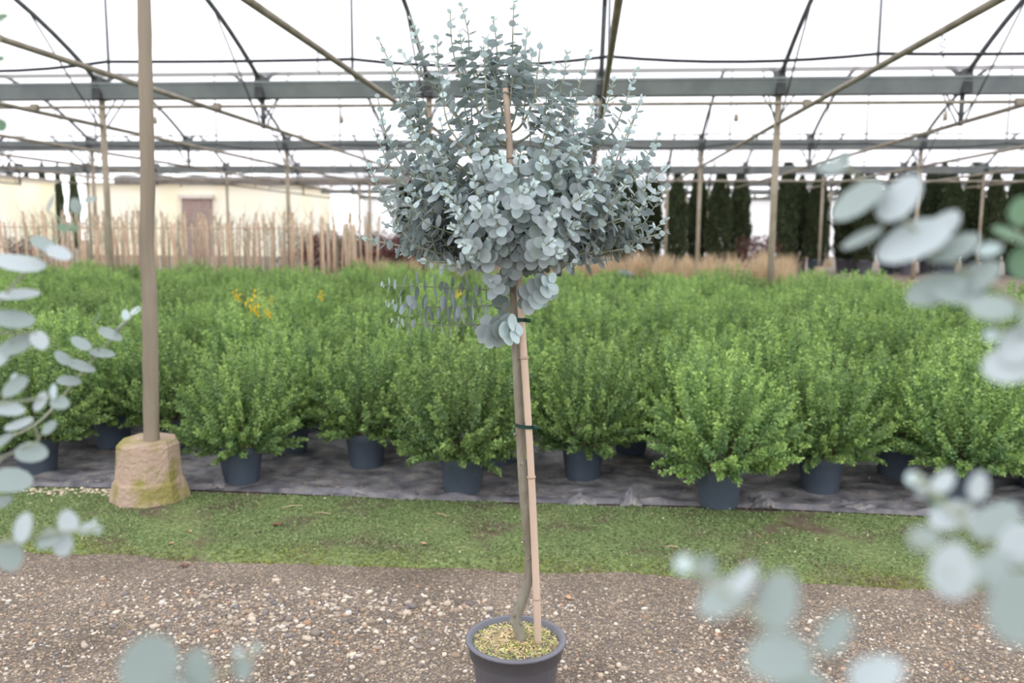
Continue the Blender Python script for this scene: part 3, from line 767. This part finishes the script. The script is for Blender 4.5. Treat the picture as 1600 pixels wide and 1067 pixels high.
class Branches:
    """collects twigs and leaves of one eucalyptus in world coordinates"""
    def __init__(s): s.tw = MB(); s.leaves = []
    def shoot(s, P, r0=.004, start=.25, step=.024, size=.04, tip=.010, rng=None, mi=None, opn=1., phase=None, tap=.55, jit=.26):
        rng = rng or np.random.default_rng(len(s.leaves))
        Q = spline(P, max(10, 5*len(P))); seg = np.linalg.norm(np.diff(Q, axis=0), axis=1); L = np.concatenate([[0], np.cumsum(seg)]); T = L[-1]
        s.tw.tube(Q, [r0*(1-.75*l/T)+.0006 for l in L], 5)
        d = start*T; k = 0; ph = rng.uniform(0, PI) if phase is None else phase
        while d < T:
            f = d/T; p = np.array([np.interp(d, L, Q[:, i]) for i in range(3)])
            j = min(int(np.searchsorted(L, d)), len(Q)-1); t = unit(Q[j]-Q[max(j-2, 0)])
            a = np.cross(t, [0, 0, 1.]); a = unit(a) if np.linalg.norm(a) > .1 else np.array([1., 0, 0]); b = np.cross(t, a)
            g = (f-start)/(1-start)
            sz = size*min(1, .75+g*1.2)*(1-max(0, g-tap)/(1-tap))+tip*max(0, g-tap)/(1-tap)
            al = (.15+.5*max(0, g-.6)/.4*1.6)*opn
            for sd in (0, PI):
                an = ph+k*PI/2+sd+rng.normal(0, .18); ax = math.cos(an)*a+math.sin(an)*b
                al_ = al+rng.normal(0, jit); l = math.cos(al_)*ax+math.sin(al_)*t; nrm = math.cos(al_)*t-math.sin(al_)*ax
                nrm = unit(nrm+rng.normal(0, .12, 3)); l = unit(l-nrm*(l@nrm))
                z = sz*rng.uniform(.85, 1.12)
                if mi is None:
                    q = rng.uniform(); m_ = 0 if (g > .8 and q < .85) or q > .90 else (1 if q < .52+.2*g else 2)
                else: m_ = mi if rng.uniform() < .75 else (2 if mi == 1 else 1)
                s.leaves.append((p+l*.0015, l, nrm, z, m_, 0 if rng.uniform() < .7 else 1))
            d += step*(1-.45*max(0, g-.3))*rng.uniform(.9, 1.1); k += 1
        return Q
    def build(s, root, base, limit, label=None):
        o = obj('branches', s.tw.mesh('branches', 'twig'), root); o.location = -base
        lv = s.leaves
        order = sorted(range(len(lv)), key=lambda i: -lv[i][3]/max(.2, float((lv[i][0]-EYEP)@FW)))
        for i in order[:limit]:
            p, l, nm, z, m_, sh = lv[i]; w = np.cross(nm, l)
            q = obj('leaf', LEAF[sh][m_], root); p_ = p-base
            q.matrix_basis = Matrix(((l[0]*z, w[0]*z, nm[0]*z, p_[0]), (l[1]*z, w[1]*z, nm[1]*z, p_[1]), (l[2]*z, w[2]*z, nm[2]*z, p_[2]), (0, 0, 0, 1)))
        rest = [lv[i] for i in order[limit:]]
        if rest:
            Vs, Fs, Ms = [], [], []; nv = len(LV)
            for i, (p, l, nm, z, m_, sh) in enumerate(rest):
                w = np.cross(nm, l); v = (LV, LV2)[sh]*z
                Vs.append(p-base+v[:, :1]*l+v[:, 1:2]*w+v[:, 2:]*nm); Fs.append(LF_+i*nv); Ms += [m_]*len(LF_)
            obj('small_leaves', np_mesh('small_leaves', np.concatenate(Vs), np.concatenate(Fs), EUC, smooth=True, midx=np.array(Ms)), root, kind='stuff')
        return len(lv)

# ------------------------------------------------------------------ the potted eucalyptus standard
TP = gp(806, 1000, .245); TY = float(TP[1]); base = np.array([TP[0], TY, 0.])
tree = thing('potted_eucalyptus', tuple(base), 'eucalyptus standard with silvery round leaves tied to a bamboo cane in a grey pot', 'tree')
pot = obj('pot', pot_mesh(.262, .25, 'pot_grey'), tree)
m = MB(); m.lathe([(.124, .205), (.131, .206), (.1345, .25), (.1425, .246), (.1425, .252), (.139, .2545), (.128, .254), (.122, .236)], 40); obj('rim', m.mesh('rim', 'pot_grey'), pot)
obj('potting_mulch', soil_mesh(.262, .25, .222, 'bark_mulch', .016), tree)
n = 2600; r = .119*np.sqrt(RNG.uniform(0, 1, n)); a = RNG.uniform(0, 2*PI, n)
C = np.stack([r*np.cos(a), r*np.sin(a), .236+.010*(1-(r/.12)**2)+RNG.uniform(-.004, .010, n)], 1)
A = unit(np.stack([RNG.normal(0, 1, n), RNG.normal(0, 1, n), RNG.normal(0, .35, n)], 1))*RNG.uniform(.004, .013, (n, 1))
B = unit(np.cross(A, rand_unit(n)))*RNG.uniform(.0008, .0018, (n, 1))
V, F = quads_from(C, A, B)
pal = np.array([(.80, .75, .38), (.62, .66, .24), (.84, .68, .45), (.72, .50, .30), (.46, .52, .16)])
bi = RNG.integers(0, 5, n); sandy = (C[:, 0]+.045)**2+(C[:, 1]-.02)**2 < .05**2; bi[sandy & (RNG.uniform(0, 1, n) < .7)] = 2
obj('straw_dressing', np_mesh('straw_dressing', V, F, 'mulch_bits', np.repeat(pal[bi]*RNG.uniform(.75, 1.15, (n, 1)), 4, 0)), tree, kind='stuff')

def tpt(px, py, dy=0.): return atY(px, py, TY+dy)
tr = [tpt(815, 1004, -.005), tpt(811, 985), tpt(806, 966), tpt(813, 945), tpt(823, 915), tpt(828, 870), tpt(824, 830), tpt(818, 770), tpt(814, 700), tpt(811, 640), tpt(808, 580), tpt(805, 520), tpt(803, 460), tpt(803, 400), tpt(800, 350), tpt(797, 290), tpt(795, 230), tpt(793, 170), tpt(796, 110)]
Q = spline(tr, 54); tm = MB()
rad = np.interp(np.arange(55), [0, 6, 20, 36, 44, 54], [.0165, .0150, .0125, .0115, .0090, .0030])
tm.tube(Q-base, rad, 12)
for i in range(3, 34, 2):                   # pruning knots up the stem
    a = i*2.4; d = np.array([math.cos(a), math.sin(a), .15]); p = Q[i]-base+d*rad[i]*.75
    tm.tube([p, p+d*.010], [.006, .004], 6)
p = Q[5]-base; tm.tube([p, p+np.array([-.018, -.004, .006])], [.013, .009], 8)
obj('trunk', tm.mesh('trunk', 'trunk_bark'), tree)
sk = [tpt(841, 1012, -.012), tpt(838, 920, -.018), tpt(831, 760, -.018), tpt(823, 620, -.018), tpt(815, 500, -.020), tpt(807, 380, -.024), tpt(797, 240, -.020), tpt(790, 138, -.014)]
Qs = spline(sk, 40); m = MB(); m.tube(Qs-base, [.0105-.0022*i/40 for i in range(41)], 12)
cane = obj('bamboo_cane', m.mesh('bamboo_cane', 'bamboo'), tree); cane['label'] = 'pale bamboo cane tied to the trunk'
for py in (932, 747, 556, 400, 250):
    j = int(np.argmin([abs(float(q[2])-float(tpt(820, py)[2])) for q in Qs])); q = Qs[j]-base; t = unit(Qs[min(j+1, 40)]-Qs[j-1])
    m = MB(); m.tube([q-t*.004, q-t*.0015, q+t*.0015, q+t*.004], [.0103, .0122, .0122, .0100], 12); obj('node', m.mesh('node', 'bamboo_node'), cane)
for py in (675, 499, 404):
    j = int(np.argmin([abs(float(q[2])-float(tpt(820, py)[2])) for q in Qs])); i = int(np.argmin([abs(float(q[2])-float(Qs[j][2])) for q in Q]))
    c1, c2 = Q[i]-base, Qs[j]-base; mid = (c1+c2)/2; ax = unit((c2-c1)*np.array([1, 1, 0])); hl = np.linalg.norm((c2-c1)[:2])/2+rad[i]+.002
    P = []; pr = np.array([-ax[1], ax[0], 0])
    m = MB(); ringp = [mid+ax*hl*math.cos(2*PI*k/20)+pr*(rad[i]+.004)*math.sin(2*PI*k/20) for k in range(20)]
    V = [p_+np.array([0, 0, z]) for z in (-.005, .005) for p_ in ringp]; m.add(V, [(k, (k+1) % 20, 20+(k+1) % 20, 20+k) for k in range(20)])
    e = mid+ax*hl; m.box(e+ax*.010, (.024, .004, .010), 0, math.atan2(ax[1], ax[0]))
    tb = obj('plant_tie', m.mesh('plant_tie', 'tie_green'), tree); tb['label'] = 'dark green plastic plant tie'

BRN = Branches(); rb = np.random.default_rng(5)
def on_trunk(py):
    z = float(tpt(803, py)[2]); i = int(np.argmin(np.abs(Q[:, 2]-z))); return Q[i].copy()
def limb(px, py, dy, oy, bow=.12, size=.040, **kw):
    o = on_trunk(oy); e = tpt(px, py, dy); L = np.linalg.norm(e-o)
    m1 = o+(e-o)*.35+np.array([0, 0, -bow*L*.35]); m2 = o+(e-o)*.7+np.array([0, 0, -bow*L*.45])
    if kw.pop('droop', False): m1[2] += bow*L*.8; m2[2] += bow*L*.9
    BRN.shoot([o, m1, m2, e], r0=.0045+.002*min(L, .6), size=size, rng=rb, **kw)
    return [o, m1, m2, e]
# silhouette shoots: tip pixel, depth offset, height at which they leave the stem
sil = [(803, 2, -.02, 150), (720, 4, .05, 190), (703, 14, -.04, 210), (771, 28, .06, 170), (640, 22, -.06, 260), (590, 58, .02, 290), (676, 76, .1, 240),
       (590, 152, -.05, 330), (612, 120, .12, 300), (845, 64, -.05, 190), (886, 80, .08, 210), (921, 82, -.08, 230), (824, 42, .12, 180), (994, 110, .03, 280), (1003, 150, -.06, 300),
       (960, 120, .12, 270), (1030, 208, .05, 330), (1026, 268, -.08, 350), (1046, 286, -.02, 360), (1022, 300, .1, 360), (1044, 340, .05, 375), (992, 180, -.12, 310),
       (573, 250, -.06, 360), (590, 290, .08, 365), (600, 318, .12, 375), (614, 345, -.08, 385), (585, 205, .05, 345),
       (980, 285, -.16, 350), (755, 70, -.12, 220), (865, 120, -.15, 250), (930, 150, -.18, 280), (690, 130, -.16, 270), (640, 190, -.18, 320), (745, 150, .2, 250), (900, 180, .22, 280), (665, 235, .2, 330), (960, 240, .2, 330)]
def arm(px, py, dy, oy, up, size, leaf0, step, tip=.012, r0=.0032, mi=None):
    """a limb that runs out from the stem and turns upward over its last stretch"""
    e = tpt(px, py, dy); o = on_trunk(oy); out = e-o
    k = e-np.array([out[0]*.22, out[1]*.22, up]); k[2] = max(k[2], o[2]+.25*(e[2]-o[2]))
    m1 = o+(k-o)*.5+np.array([0, 0, -.02])
    BRN.shoot([o, m1, k, (k+e)/2+rb.normal(0, .006, 3), e], r0=r0, size=size, start=leaf0, step=step, tip=tip, rng=rb, mi=mi)
    return m1, k, e
for px, py, dy, oy in sil:
    sz = rb.uniform(.029, .036)
    m1, k, e = arm(px, py, dy, oy+20, rb.uniform(.13, .21), sz, .22, .025)
    for q in range(2):                       # upright side sprigs
        f = rb.uniform(0, .9); b0 = m1*(1-f)+k*f
        t_ = b0+unit(e-k)*rb.uniform(.06, .12)+rb.normal(0, .035, 3)+np.array([0, 0, .03])
        BRN.shoot([b0, (b0+t_)/2+rb.normal(0, .008, 3), t_], r0=.0018, size=rb.uniform(.028, .036), start=.1, step=.022, tip=.012, rng=rb)
# the fuller crown, round on all sides
NC = 92
for i in range(NC):
    a = i*2.39996+.4; u = (i+.5)/NC; cz = -.92+1.50*u; rr = math.sqrt(max(.06, 1-min(1, cz*cz)))
    R_ = rb.uniform(.55, .97)
    px = 803+222*R_*rr*math.cos(a); py = 272-150*cz*R_; dy = .33*R_*rr*math.sin(a)
    arm(px, py, dy, min(405, py+rb.uniform(50, 120)), rb.uniform(.06, .13), rb.uniform(.034, .042)*(.88 if dy < -.12 else 1), .38, .023, .014)
# full lower skirt of large leaves
for px, py, dy, oy in ((650, 372, -.05, 392), (560, 371, -.02, 398), (620, 392, .02, 404), (690, 395, .1, 402), (735, 398, -.22, 396), (700, 352, -.25, 385), (765, 372, -.2, 388), (905, 352, -.2, 388), (880, 395, -.24, 392), (938, 392, -.08, 398), (1046, 362, 0., 400), (1000, 330, -.1, 385), (955, 330, .15, 385), (870, 330, -.28, 375), (740, 320, -.3, 370), (820, 290, -.34, 350), (850, 405, .1, 410), (690, 300, -.22, 365), (920, 300, -.25, 365), (780, 240, -.32, 330), (640, 300, -.1, 370), (600, 350, .05, 392), (625, 330, .15, 388), (980, 360, .1, 392), (1000, 385, -.03, 402), (960, 405, .12, 408), (655, 408, -.1, 405), (690, 415, -.15, 408), (905, 412, -.12, 405), (865, 375, -.3, 392), (720, 380, -.28, 395)):
    limb(px, py, dy, oy, bow=.05, size=.040 if dy > -.12 else .035, start=.30, step=.023)
# the three long level shoots and the short ones below the crown
def free(pts, size, start, **kw): BRN.shoot([tpt(*q) for q in pts], size=size, start=start, rng=rb, **kw)
free([(803, 470, 0), (786, 456, -.01), (745, 452, -.01), (670, 448, 0), (590, 445, 0)], .037, .16, step=.024, opn=.2, r0=.0016, tap=.75, jit=.12)
free([(806, 494, 0), (780, 478, -.01), (735, 479, -.02), (670, 480, -.01), (603, 473, 0)], .040, .22, step=.0145, opn=.3, r0=.0016, tap=.7, jit=.15)
free([(795, 490, 0), (765, 505, .02), (700, 508, .02), (640, 506, .02), (608, 500, .02)], .033, .20, step=.021, opn=.2, r0=.0014, tap=.75, jit=.12)
free([(804, 540, 0), (778, 528, -.02), (758, 514, -.03), (778, 518, -.07), (806, 514, -.11)], .048, .42, step=.014, r0=.0025, opn=.3, tap=.75, tip=.028, jit=.12)
free([(808, 463, 0), (815, 466, -.02), (830, 464, -.05), (862, 442, -.12)], .046, .22, step=.014, r0=.0025, opn=.3, tap=.7, tip=.026, jit=.12)
free([(806, 462, 0), (788, 452, -.03), (774, 446, -.07), (769, 440, -.11)], .040, .45, step=.020, r0=.0025, opn=.5, mi=1)
free([(805, 440, 0), (795, 434, -.04), (792, 428, -.09)], .042, .45, step=.022, r0=.0025, mi=2)
free([(806, 470, 0), (795, 476, .05), (780, 480, .08)], .044, .4, step=.02, r0=.0025, mi=2)
free([(806, 430, 0), (835, 420, .03), (866, 415, .05)], .032, .25, step=.026, r0=.0025, mi=2)
free([(806, 452, 0), (838, 440, .02), (870, 424, .02), (900, 405, 0)], .034, .45, step=.026, r0=.003, mi=2)
print('EUC LEAVES', BRN.build(tree, base, 300))

# ------------------------------------------------------------------ neighbouring eucalyptus close by the lens
def near_tree(px, Y, ztop, label, stems, leaves, name='eucalyptus_sapling'):
    """stems: lists of (pixel x, pixel y, depth); leaves: (pixel x, pixel y, depth, length px, width px, angle, material)"""
    b = atY(px, 700, Y); b = np.array([b[0], Y, 0.])
    th = thing(name, tuple(b), label, 'tree')
    obj('pot', pot_mesh(.24, .22, 'pot_grey'), th); obj('potting_mulch', soil_mesh(.24, .22, .195), th)
    m = MB(); m.tube([(0, 0, .15), (.008, .004, ztop*.5), (0, 0, ztop)], [.012, .010, .004], 9); obj('trunk', m.mesh('trunk', 'trunk_bark'), th)
    B_ = Branches(); r = np.random.default_rng(int(abs(px))+3); pts = []
    for st in stems:
        P = [atY(x, y, d) for x, y, d in st]
        zo = min(max(P[0][2]-.12, .3), ztop-.01); P = [np.array([b[0]+.004, b[1], zo])]+P
        Q_ = B_.shoot(P, size=.03, start=2., rng=r, r0=.0024); pts += list(Q_[len(Q_)//5:])
        sg = np.linalg.norm(P[1]-P[0]); n_ = max(2, int(sg/.035))      # pairs on the stretch before the picture begins
        for k in range(n_-1):
            p = P[0]+(P[1]-P[0])*((k+.6)/n_); t = unit(P[1]-P[0]); a = unit(np.cross(t, r.normal(size=3)))
            if k < n_*.55:
                for sd in (-1, 1): B_.leaves.append((p, a*sd, t, .036*r.uniform(.85, 1.1), 1, 0))
    pts = np.array(pts)
    for x, y, d, Lp, Wp, ang, mi in leaves:
        z = .92*max(Lp, Wp)*d/FPX; C = atY(x, y, d); q = min(1, .9*min(Lp, Wp)/max(Lp, Wp)); a = math.radians(ang)
        l = math.cos(a)*RT+math.sin(a)*UP; w0 = -math.sin(a)*RT+math.cos(a)*UP
        if w0[2] < 0: w0 = -w0
        sh = 0 if q > .72 else 1; c = min(.97, q/(1. if sh == 0 else .78)); nm = unit(-c*FW+math.sqrt(1-c*c)*w0+r.normal(0, .05, 3)); l = unit(l-nm*(l@nm))
        e1, e2 = C-l*z/2, C+l*z/2
        d1, d2 = np.linalg.norm(pts-e1, axis=1).min(), np.linalg.norm(pts-e2, axis=1).min()
        if d2 < d1: e1, l = e2, -l
        s0 = pts[int(np.argmin(np.linalg.norm(pts-e1, axis=1)))]
        B_.tw.tube([s0, (s0+e1)/2+np.array([0, 0, .002]), e1+l*.001], [.0011, .0009, .0008], 5)
        B_.leaves.append((e1, l, nm, z, 2 if mi == 1 and r.uniform() < .4 else mi, sh))
    # leafy leader and side shoots turned away from the lens
    sgn = -1. if px < 800 else 1.
    B_.shoot([b+np.array([0, 0, ztop*.55]), b+np.array([.01, 0, ztop*.8]), b+np.array([0, 0, ztop+.02])], size=.036, start=.05, step=.03, rng=r, r0=.004)
    for i in range(7):
        z = ztop*(.45+.06*i); a = r.uniform(-1.1, 1.1); L = r.uniform(.22, .36)
        d = np.array([sgn*math.cos(a)*.8, -abs(math.sin(a))*.5-.1, 0])*L
        p0 = b+np.array([0, 0, z]); B_.shoot([p0, p0+d*.55+np.array([0, 0, .03]), p0+d+np.array([0, 0, .10])], size=.036, start=.25, step=.028, rng=r, r0=.003)
    B_.build(th, b, 300)
Y_, M_, O_, G_ = 0, 1, 2, 3
near_tree(-190, .95, 1.66, 'eucalyptus sapling whose blurred branches reach in before the wooden pole',
    [[(-60, 560, .95), (0, 470, .95), (55, 410, .97), (118, 345, 1.)], [(-40, 720, 1.1), (60, 660, 1.14), (130, 580, 1.18), (214, 484, 1.22)], [(-60, 540, .93), (0, 520, .93), (55, 522, .93)], [(-60, 650, .93), (10, 630, .93), (90, 620, .93)], [(-60, 730, .93), (0, 715, .93), (60, 690, .93)], [(-80, 250, .95), (-20, 180, .95), (-4, 90, .95), (4, 20, .95)]],
    [(28, 413, .95, 95, 30, -18, M_), (92, 396, .96, 48, 24, -35, M_), (68, 383, .96, 50, 20, -40, O_), (105, 357, 1., 42, 20, -12, G_), (30, 462, .95, 76, 22, -6, M_), (18, 500, .93, 80, 34, -14, M_), (26, 540, .93, 66, 44, 10, M_), (62, 532, .93, 26, 38, -60, M_), (-4, 560, .93, 60, 44, 20, M_),
     (25, 604, .93, 52, 42, 15, M_), (14, 640, .93, 58, 24, -10, M_), (64, 628, .93, 42, 32, 40, M_), (84, 612, .93, 30, 26, 80, Y_), (94, 630, .93, 36, 24, -20, M_), (30, 664, .93, 54, 22, 12, M_), (78, 668, .93, 34, 24, 30, M_), (50, 708, .93, 60, 36, -15, M_), (4, 690, .93, 50, 26, 20, O_), (18, 752, .9, 78, 42, -8, O_), (2, 786, .9, 46, 22, 10, O_), (22, 590, .95, 20, 18, 50, Y_),
     (172, 523, 1.19, 46, 14, -35, M_), (160, 553, 1.18, 46, 18, -12, O_), (126, 537, 1.16, 40, 16, -30, O_), (126, 573, 1.16, 54, 16, -25, O_), (190, 508, 1.2, 34, 12, 40, M_), (212, 486, 1.22, 22, 15, 30, Y_), (196, 492, 1.21, 20, 12, 100, Y_), (152, 498, 1.18, 30, 10, 70, M_), (108, 596, 1.15, 44, 16, -15, O_), (98, 560, 1.15, 36, 14, -50, O_),
     (3, 27, .95, 26, 20, 5, G_), (2, 92, .95, 14, 14, 0, G_), (2, 196, .95, 18, 24, 90, G_), (80, 318, 1., 34, 22, 60, O_), (142, 312, 1.02, 22, 14, 10, O_), (118, 322, 1.01, 30, 14, 100, M_)])
near_tree(-330, .70, 1.30, 'eucalyptus sapling with one blurred branch low over the moss strip',
    [[(-90, 850, .70), (0, 850, .70), (80, 834, .70), (160, 826, .72)]],
    [(38, 824, .70, 58, 54, 60, M_), (14, 868, .70, 62, 46, -70, O_), (76, 842, .70, 44, 36, 10, M_), (106, 815, .71, 30, 46, 105, M_), (97, 850, .71, 30, 48, -80, M_), (134, 826, .72, 30, 22, 10, M_), (152, 828, .72, 22, 14, 0, Y_), (148, 816, .72, 14, 10, 60, Y_), (-20, 830, .70, 60, 40, 80, M_)])
near_tree(150, .42, 1.08, 'eucalyptus sapling with strongly blurred leaves before the gravel path',
    [[(215, 1180, .42), (262, 1100, .42), (320, 1062, .44), (375, 1040, .47), (404, 1008, .49)]],
    [(232, 1036, .42, 112, 100, 100, O_), (312, 1052, .43, 100, 88, 80, M_), (380, 1046, .46, 28, 46, -70, M_), (401, 1012, .49, 26, 20, 60, Y_), (372, 1018, .48, 22, 16, 120, Y_), (270, 1095, .42, 100, 80, -20, O_)])
near_tree(1860, .62, 1.62, 'eucalyptus sapling whose blurred branch crosses before the far cypresses',
    [[(1680, 560, .62), (1600, 480, .62), (1500, 418, .62), (1420, 350, .63), (1372, 300, .65), (1330, 268, .67)], [(1690, 640, .58), (1640, 610, .58), (1590, 560, .56), (1555, 500, .56)], [(1700, 430, .62), (1650, 400, .62), (1590, 375, .62)]],
    [(1340, 316, .64, 100, 42, 44, M_), (1407, 311, .63, 92, 46, 57, M_), (1347, 374, .63, 72, 15, 32, M_), (1426, 380, .62, 125, 66, 30, M_), (1466, 362, .63, 90, 26, 45, M_), (1490, 390, .62, 92, 36, 33, M_), (1545, 391, .62, 42, 24, 25, Y_), (1462, 455, .61, 100, 48, 25, O_), (1520, 440, .61, 100, 34, 40, M_), (1500, 462, .60, 90, 40, 5, O_), (1550, 484, .56, 76, 40, 10, O_),
     (1300, 262, .67, 46, 30, 20, O_), (1318, 250, .68, 30, 20, 80, O_), (1572, 572, .55, 84, 66, 20, M_), (1590, 540, .55, 70, 40, 60, M_), (1549, 524, .56, 26, 22, 40, Y_), (1578, 368, .62, 64, 32, -12, G_), (1600, 410, .62, 60, 44, 70, G_), (1596, 330, .62, 40, 50, 80, G_), (1600, 500, .55, 60, 50, 90, O_)])
near_tree(1800, .46, 1.30, 'eucalyptus sapling with blurred shoots beside the last shrub pot',
    [[(1680, 960, .46), (1600, 900, .47), (1540, 850, .49), (1480, 790, .52), (1428, 746, .54)], [(1660, 1000, .40), (1560, 940, .40), (1490, 900, .40), (1440, 845, .42)]],
    [(1428, 748, .54, 28, 24, 40, Y_), (1444, 763, .54, 34, 22, 50, M_), (1475, 753, .53, 46, 24, 55, M_), (1466, 782, .53, 34, 18, 80, G_), (1486, 807, .52, 76, 34, 25, M_), (1530, 760, .51, 52, 14, 78, M_), (1556, 814, .49, 92, 26, 42, M_), (1490, 890, .40, 100, 58, 82, M_), (1443, 842, .42, 56, 42, 20, O_), (1548, 886, .45, 70, 22, 38, M_), (1590, 850, .46, 80, 40, 70, M_), (1596, 950, .38, 130, 80, 70, O_), (1560, 905, .40, 60, 30, 20, O_)])
near_tree(1290, .36, 1.12, 'eucalyptus sapling with large blurred leaves rising before the gravel',
    [[(1275, 1160, .36), (1240, 1060, .36), (1200, 985, .37), (1140, 930, .38), (1078, 884, .41)], [(1380, 1180, .36), (1365, 1110, .36), (1345, 1075, .36)]],
    [(1070, 882, .41, 36, 30, 20, Y_), (1104, 890, .40, 28, 54, 82, M_), (1130, 936, .38, 100, 42, 35, M_), (1164, 908, .38, 70, 24, 50, M_), (1217, 938, .37, 108, 56, 66, M_), (1215, 1028, .36, 116, 88, 10, O_), (1306, 990, .36, 88, 28, 50, M_), (1250, 1070, .36, 110, 70, -20, O_), (1370, 1055, .36, 100, 42, 22, M_)])

# ------------------------------------------------------------------ small litter on the ground
def straw(px, py, L, rz, label):
    p = gp(px, py); m = MB(); m.tube([(-L/2, 0, 0), (0, .004, .004), (L/2, 0, .001)], .0025, 5)
    z = float(moss_z(np.array(p[0]), np.array(p[1])))+.005 if p[1] > YG else .005
    o = obj('straw', m.mesh('straw', 'litter_straw'), None, (p[0], p[1], z)); o.rotation_euler = (0, 0, rz); tag(o, label, 'straw')
straw(457, 799, .10, .45, 'dry straw lying on the moss below the second shrub pot')
straw(503, 808, .08, -.1, 'short dry straw lying flat on the moss')
straw(1049, 861, .06, 0., 'thin dry straw on the moss near the gravel edge')
straw(1275, 851, .05, 1.2, 'small dry straw on the moss before the widest pots')
straw(690, 812, .07, -.6, 'bent straw on the moss near the trunk')
def dead(px, py, s, rz, mt, label):
    p = gp(px, py); z = float(moss_z(np.array(p[0]), np.array(p[1]))) if p[1] > YG else 0.
    V = []; nx, ny = 7, 5
    for i in range(nx):
        for j in range(ny):
            u, v = i/(nx-1)*2-1, j/(ny-1)*2-1; w = .5*math.sqrt(max(0, 1-u*u))+.02
            V.append((u*s, v*w*s, s*(.25*u*u+.5*abs(v)*w+.08*math.sin(5*u+3*v))+.004))
    m = MB(); m.add(V, [(i*ny+j, (i+1)*ny+j, (i+1)*ny+j+1, i*ny+j+1) for i in range(nx-1) for j in range(ny-1)])
    o = obj('dead_leaf', m.mesh('dead_leaf', mt), None, (p[0], p[1], max(z, 0))); o.rotation_euler = (0, 0, rz); tag(o, label, 'leaf')
dead(288, 886, .022, .2, 'dead_leaf', 'curled dark red dead leaf at the gravel edge')
dead(268, 857, .014, 1., 'pale_leaf', 'small pale orange dead leaf on the moss')
dead(434, 826, .026, .6, 'dead_leaf', 'curled brown dead leaf on the moss beside straw')
dead(662, 857, .018, -.4, 'pale_leaf', 'pale curled dead leaf on the moss left of the trunk')
dead(298, 838, .013, 2., 'pale_leaf', 'tiny pale dead leaf on the moss below the pole')
dead(888, 936, .020, 1.9, 'pale_leaf', 'pinkish dead leaf on the path right of the cane')
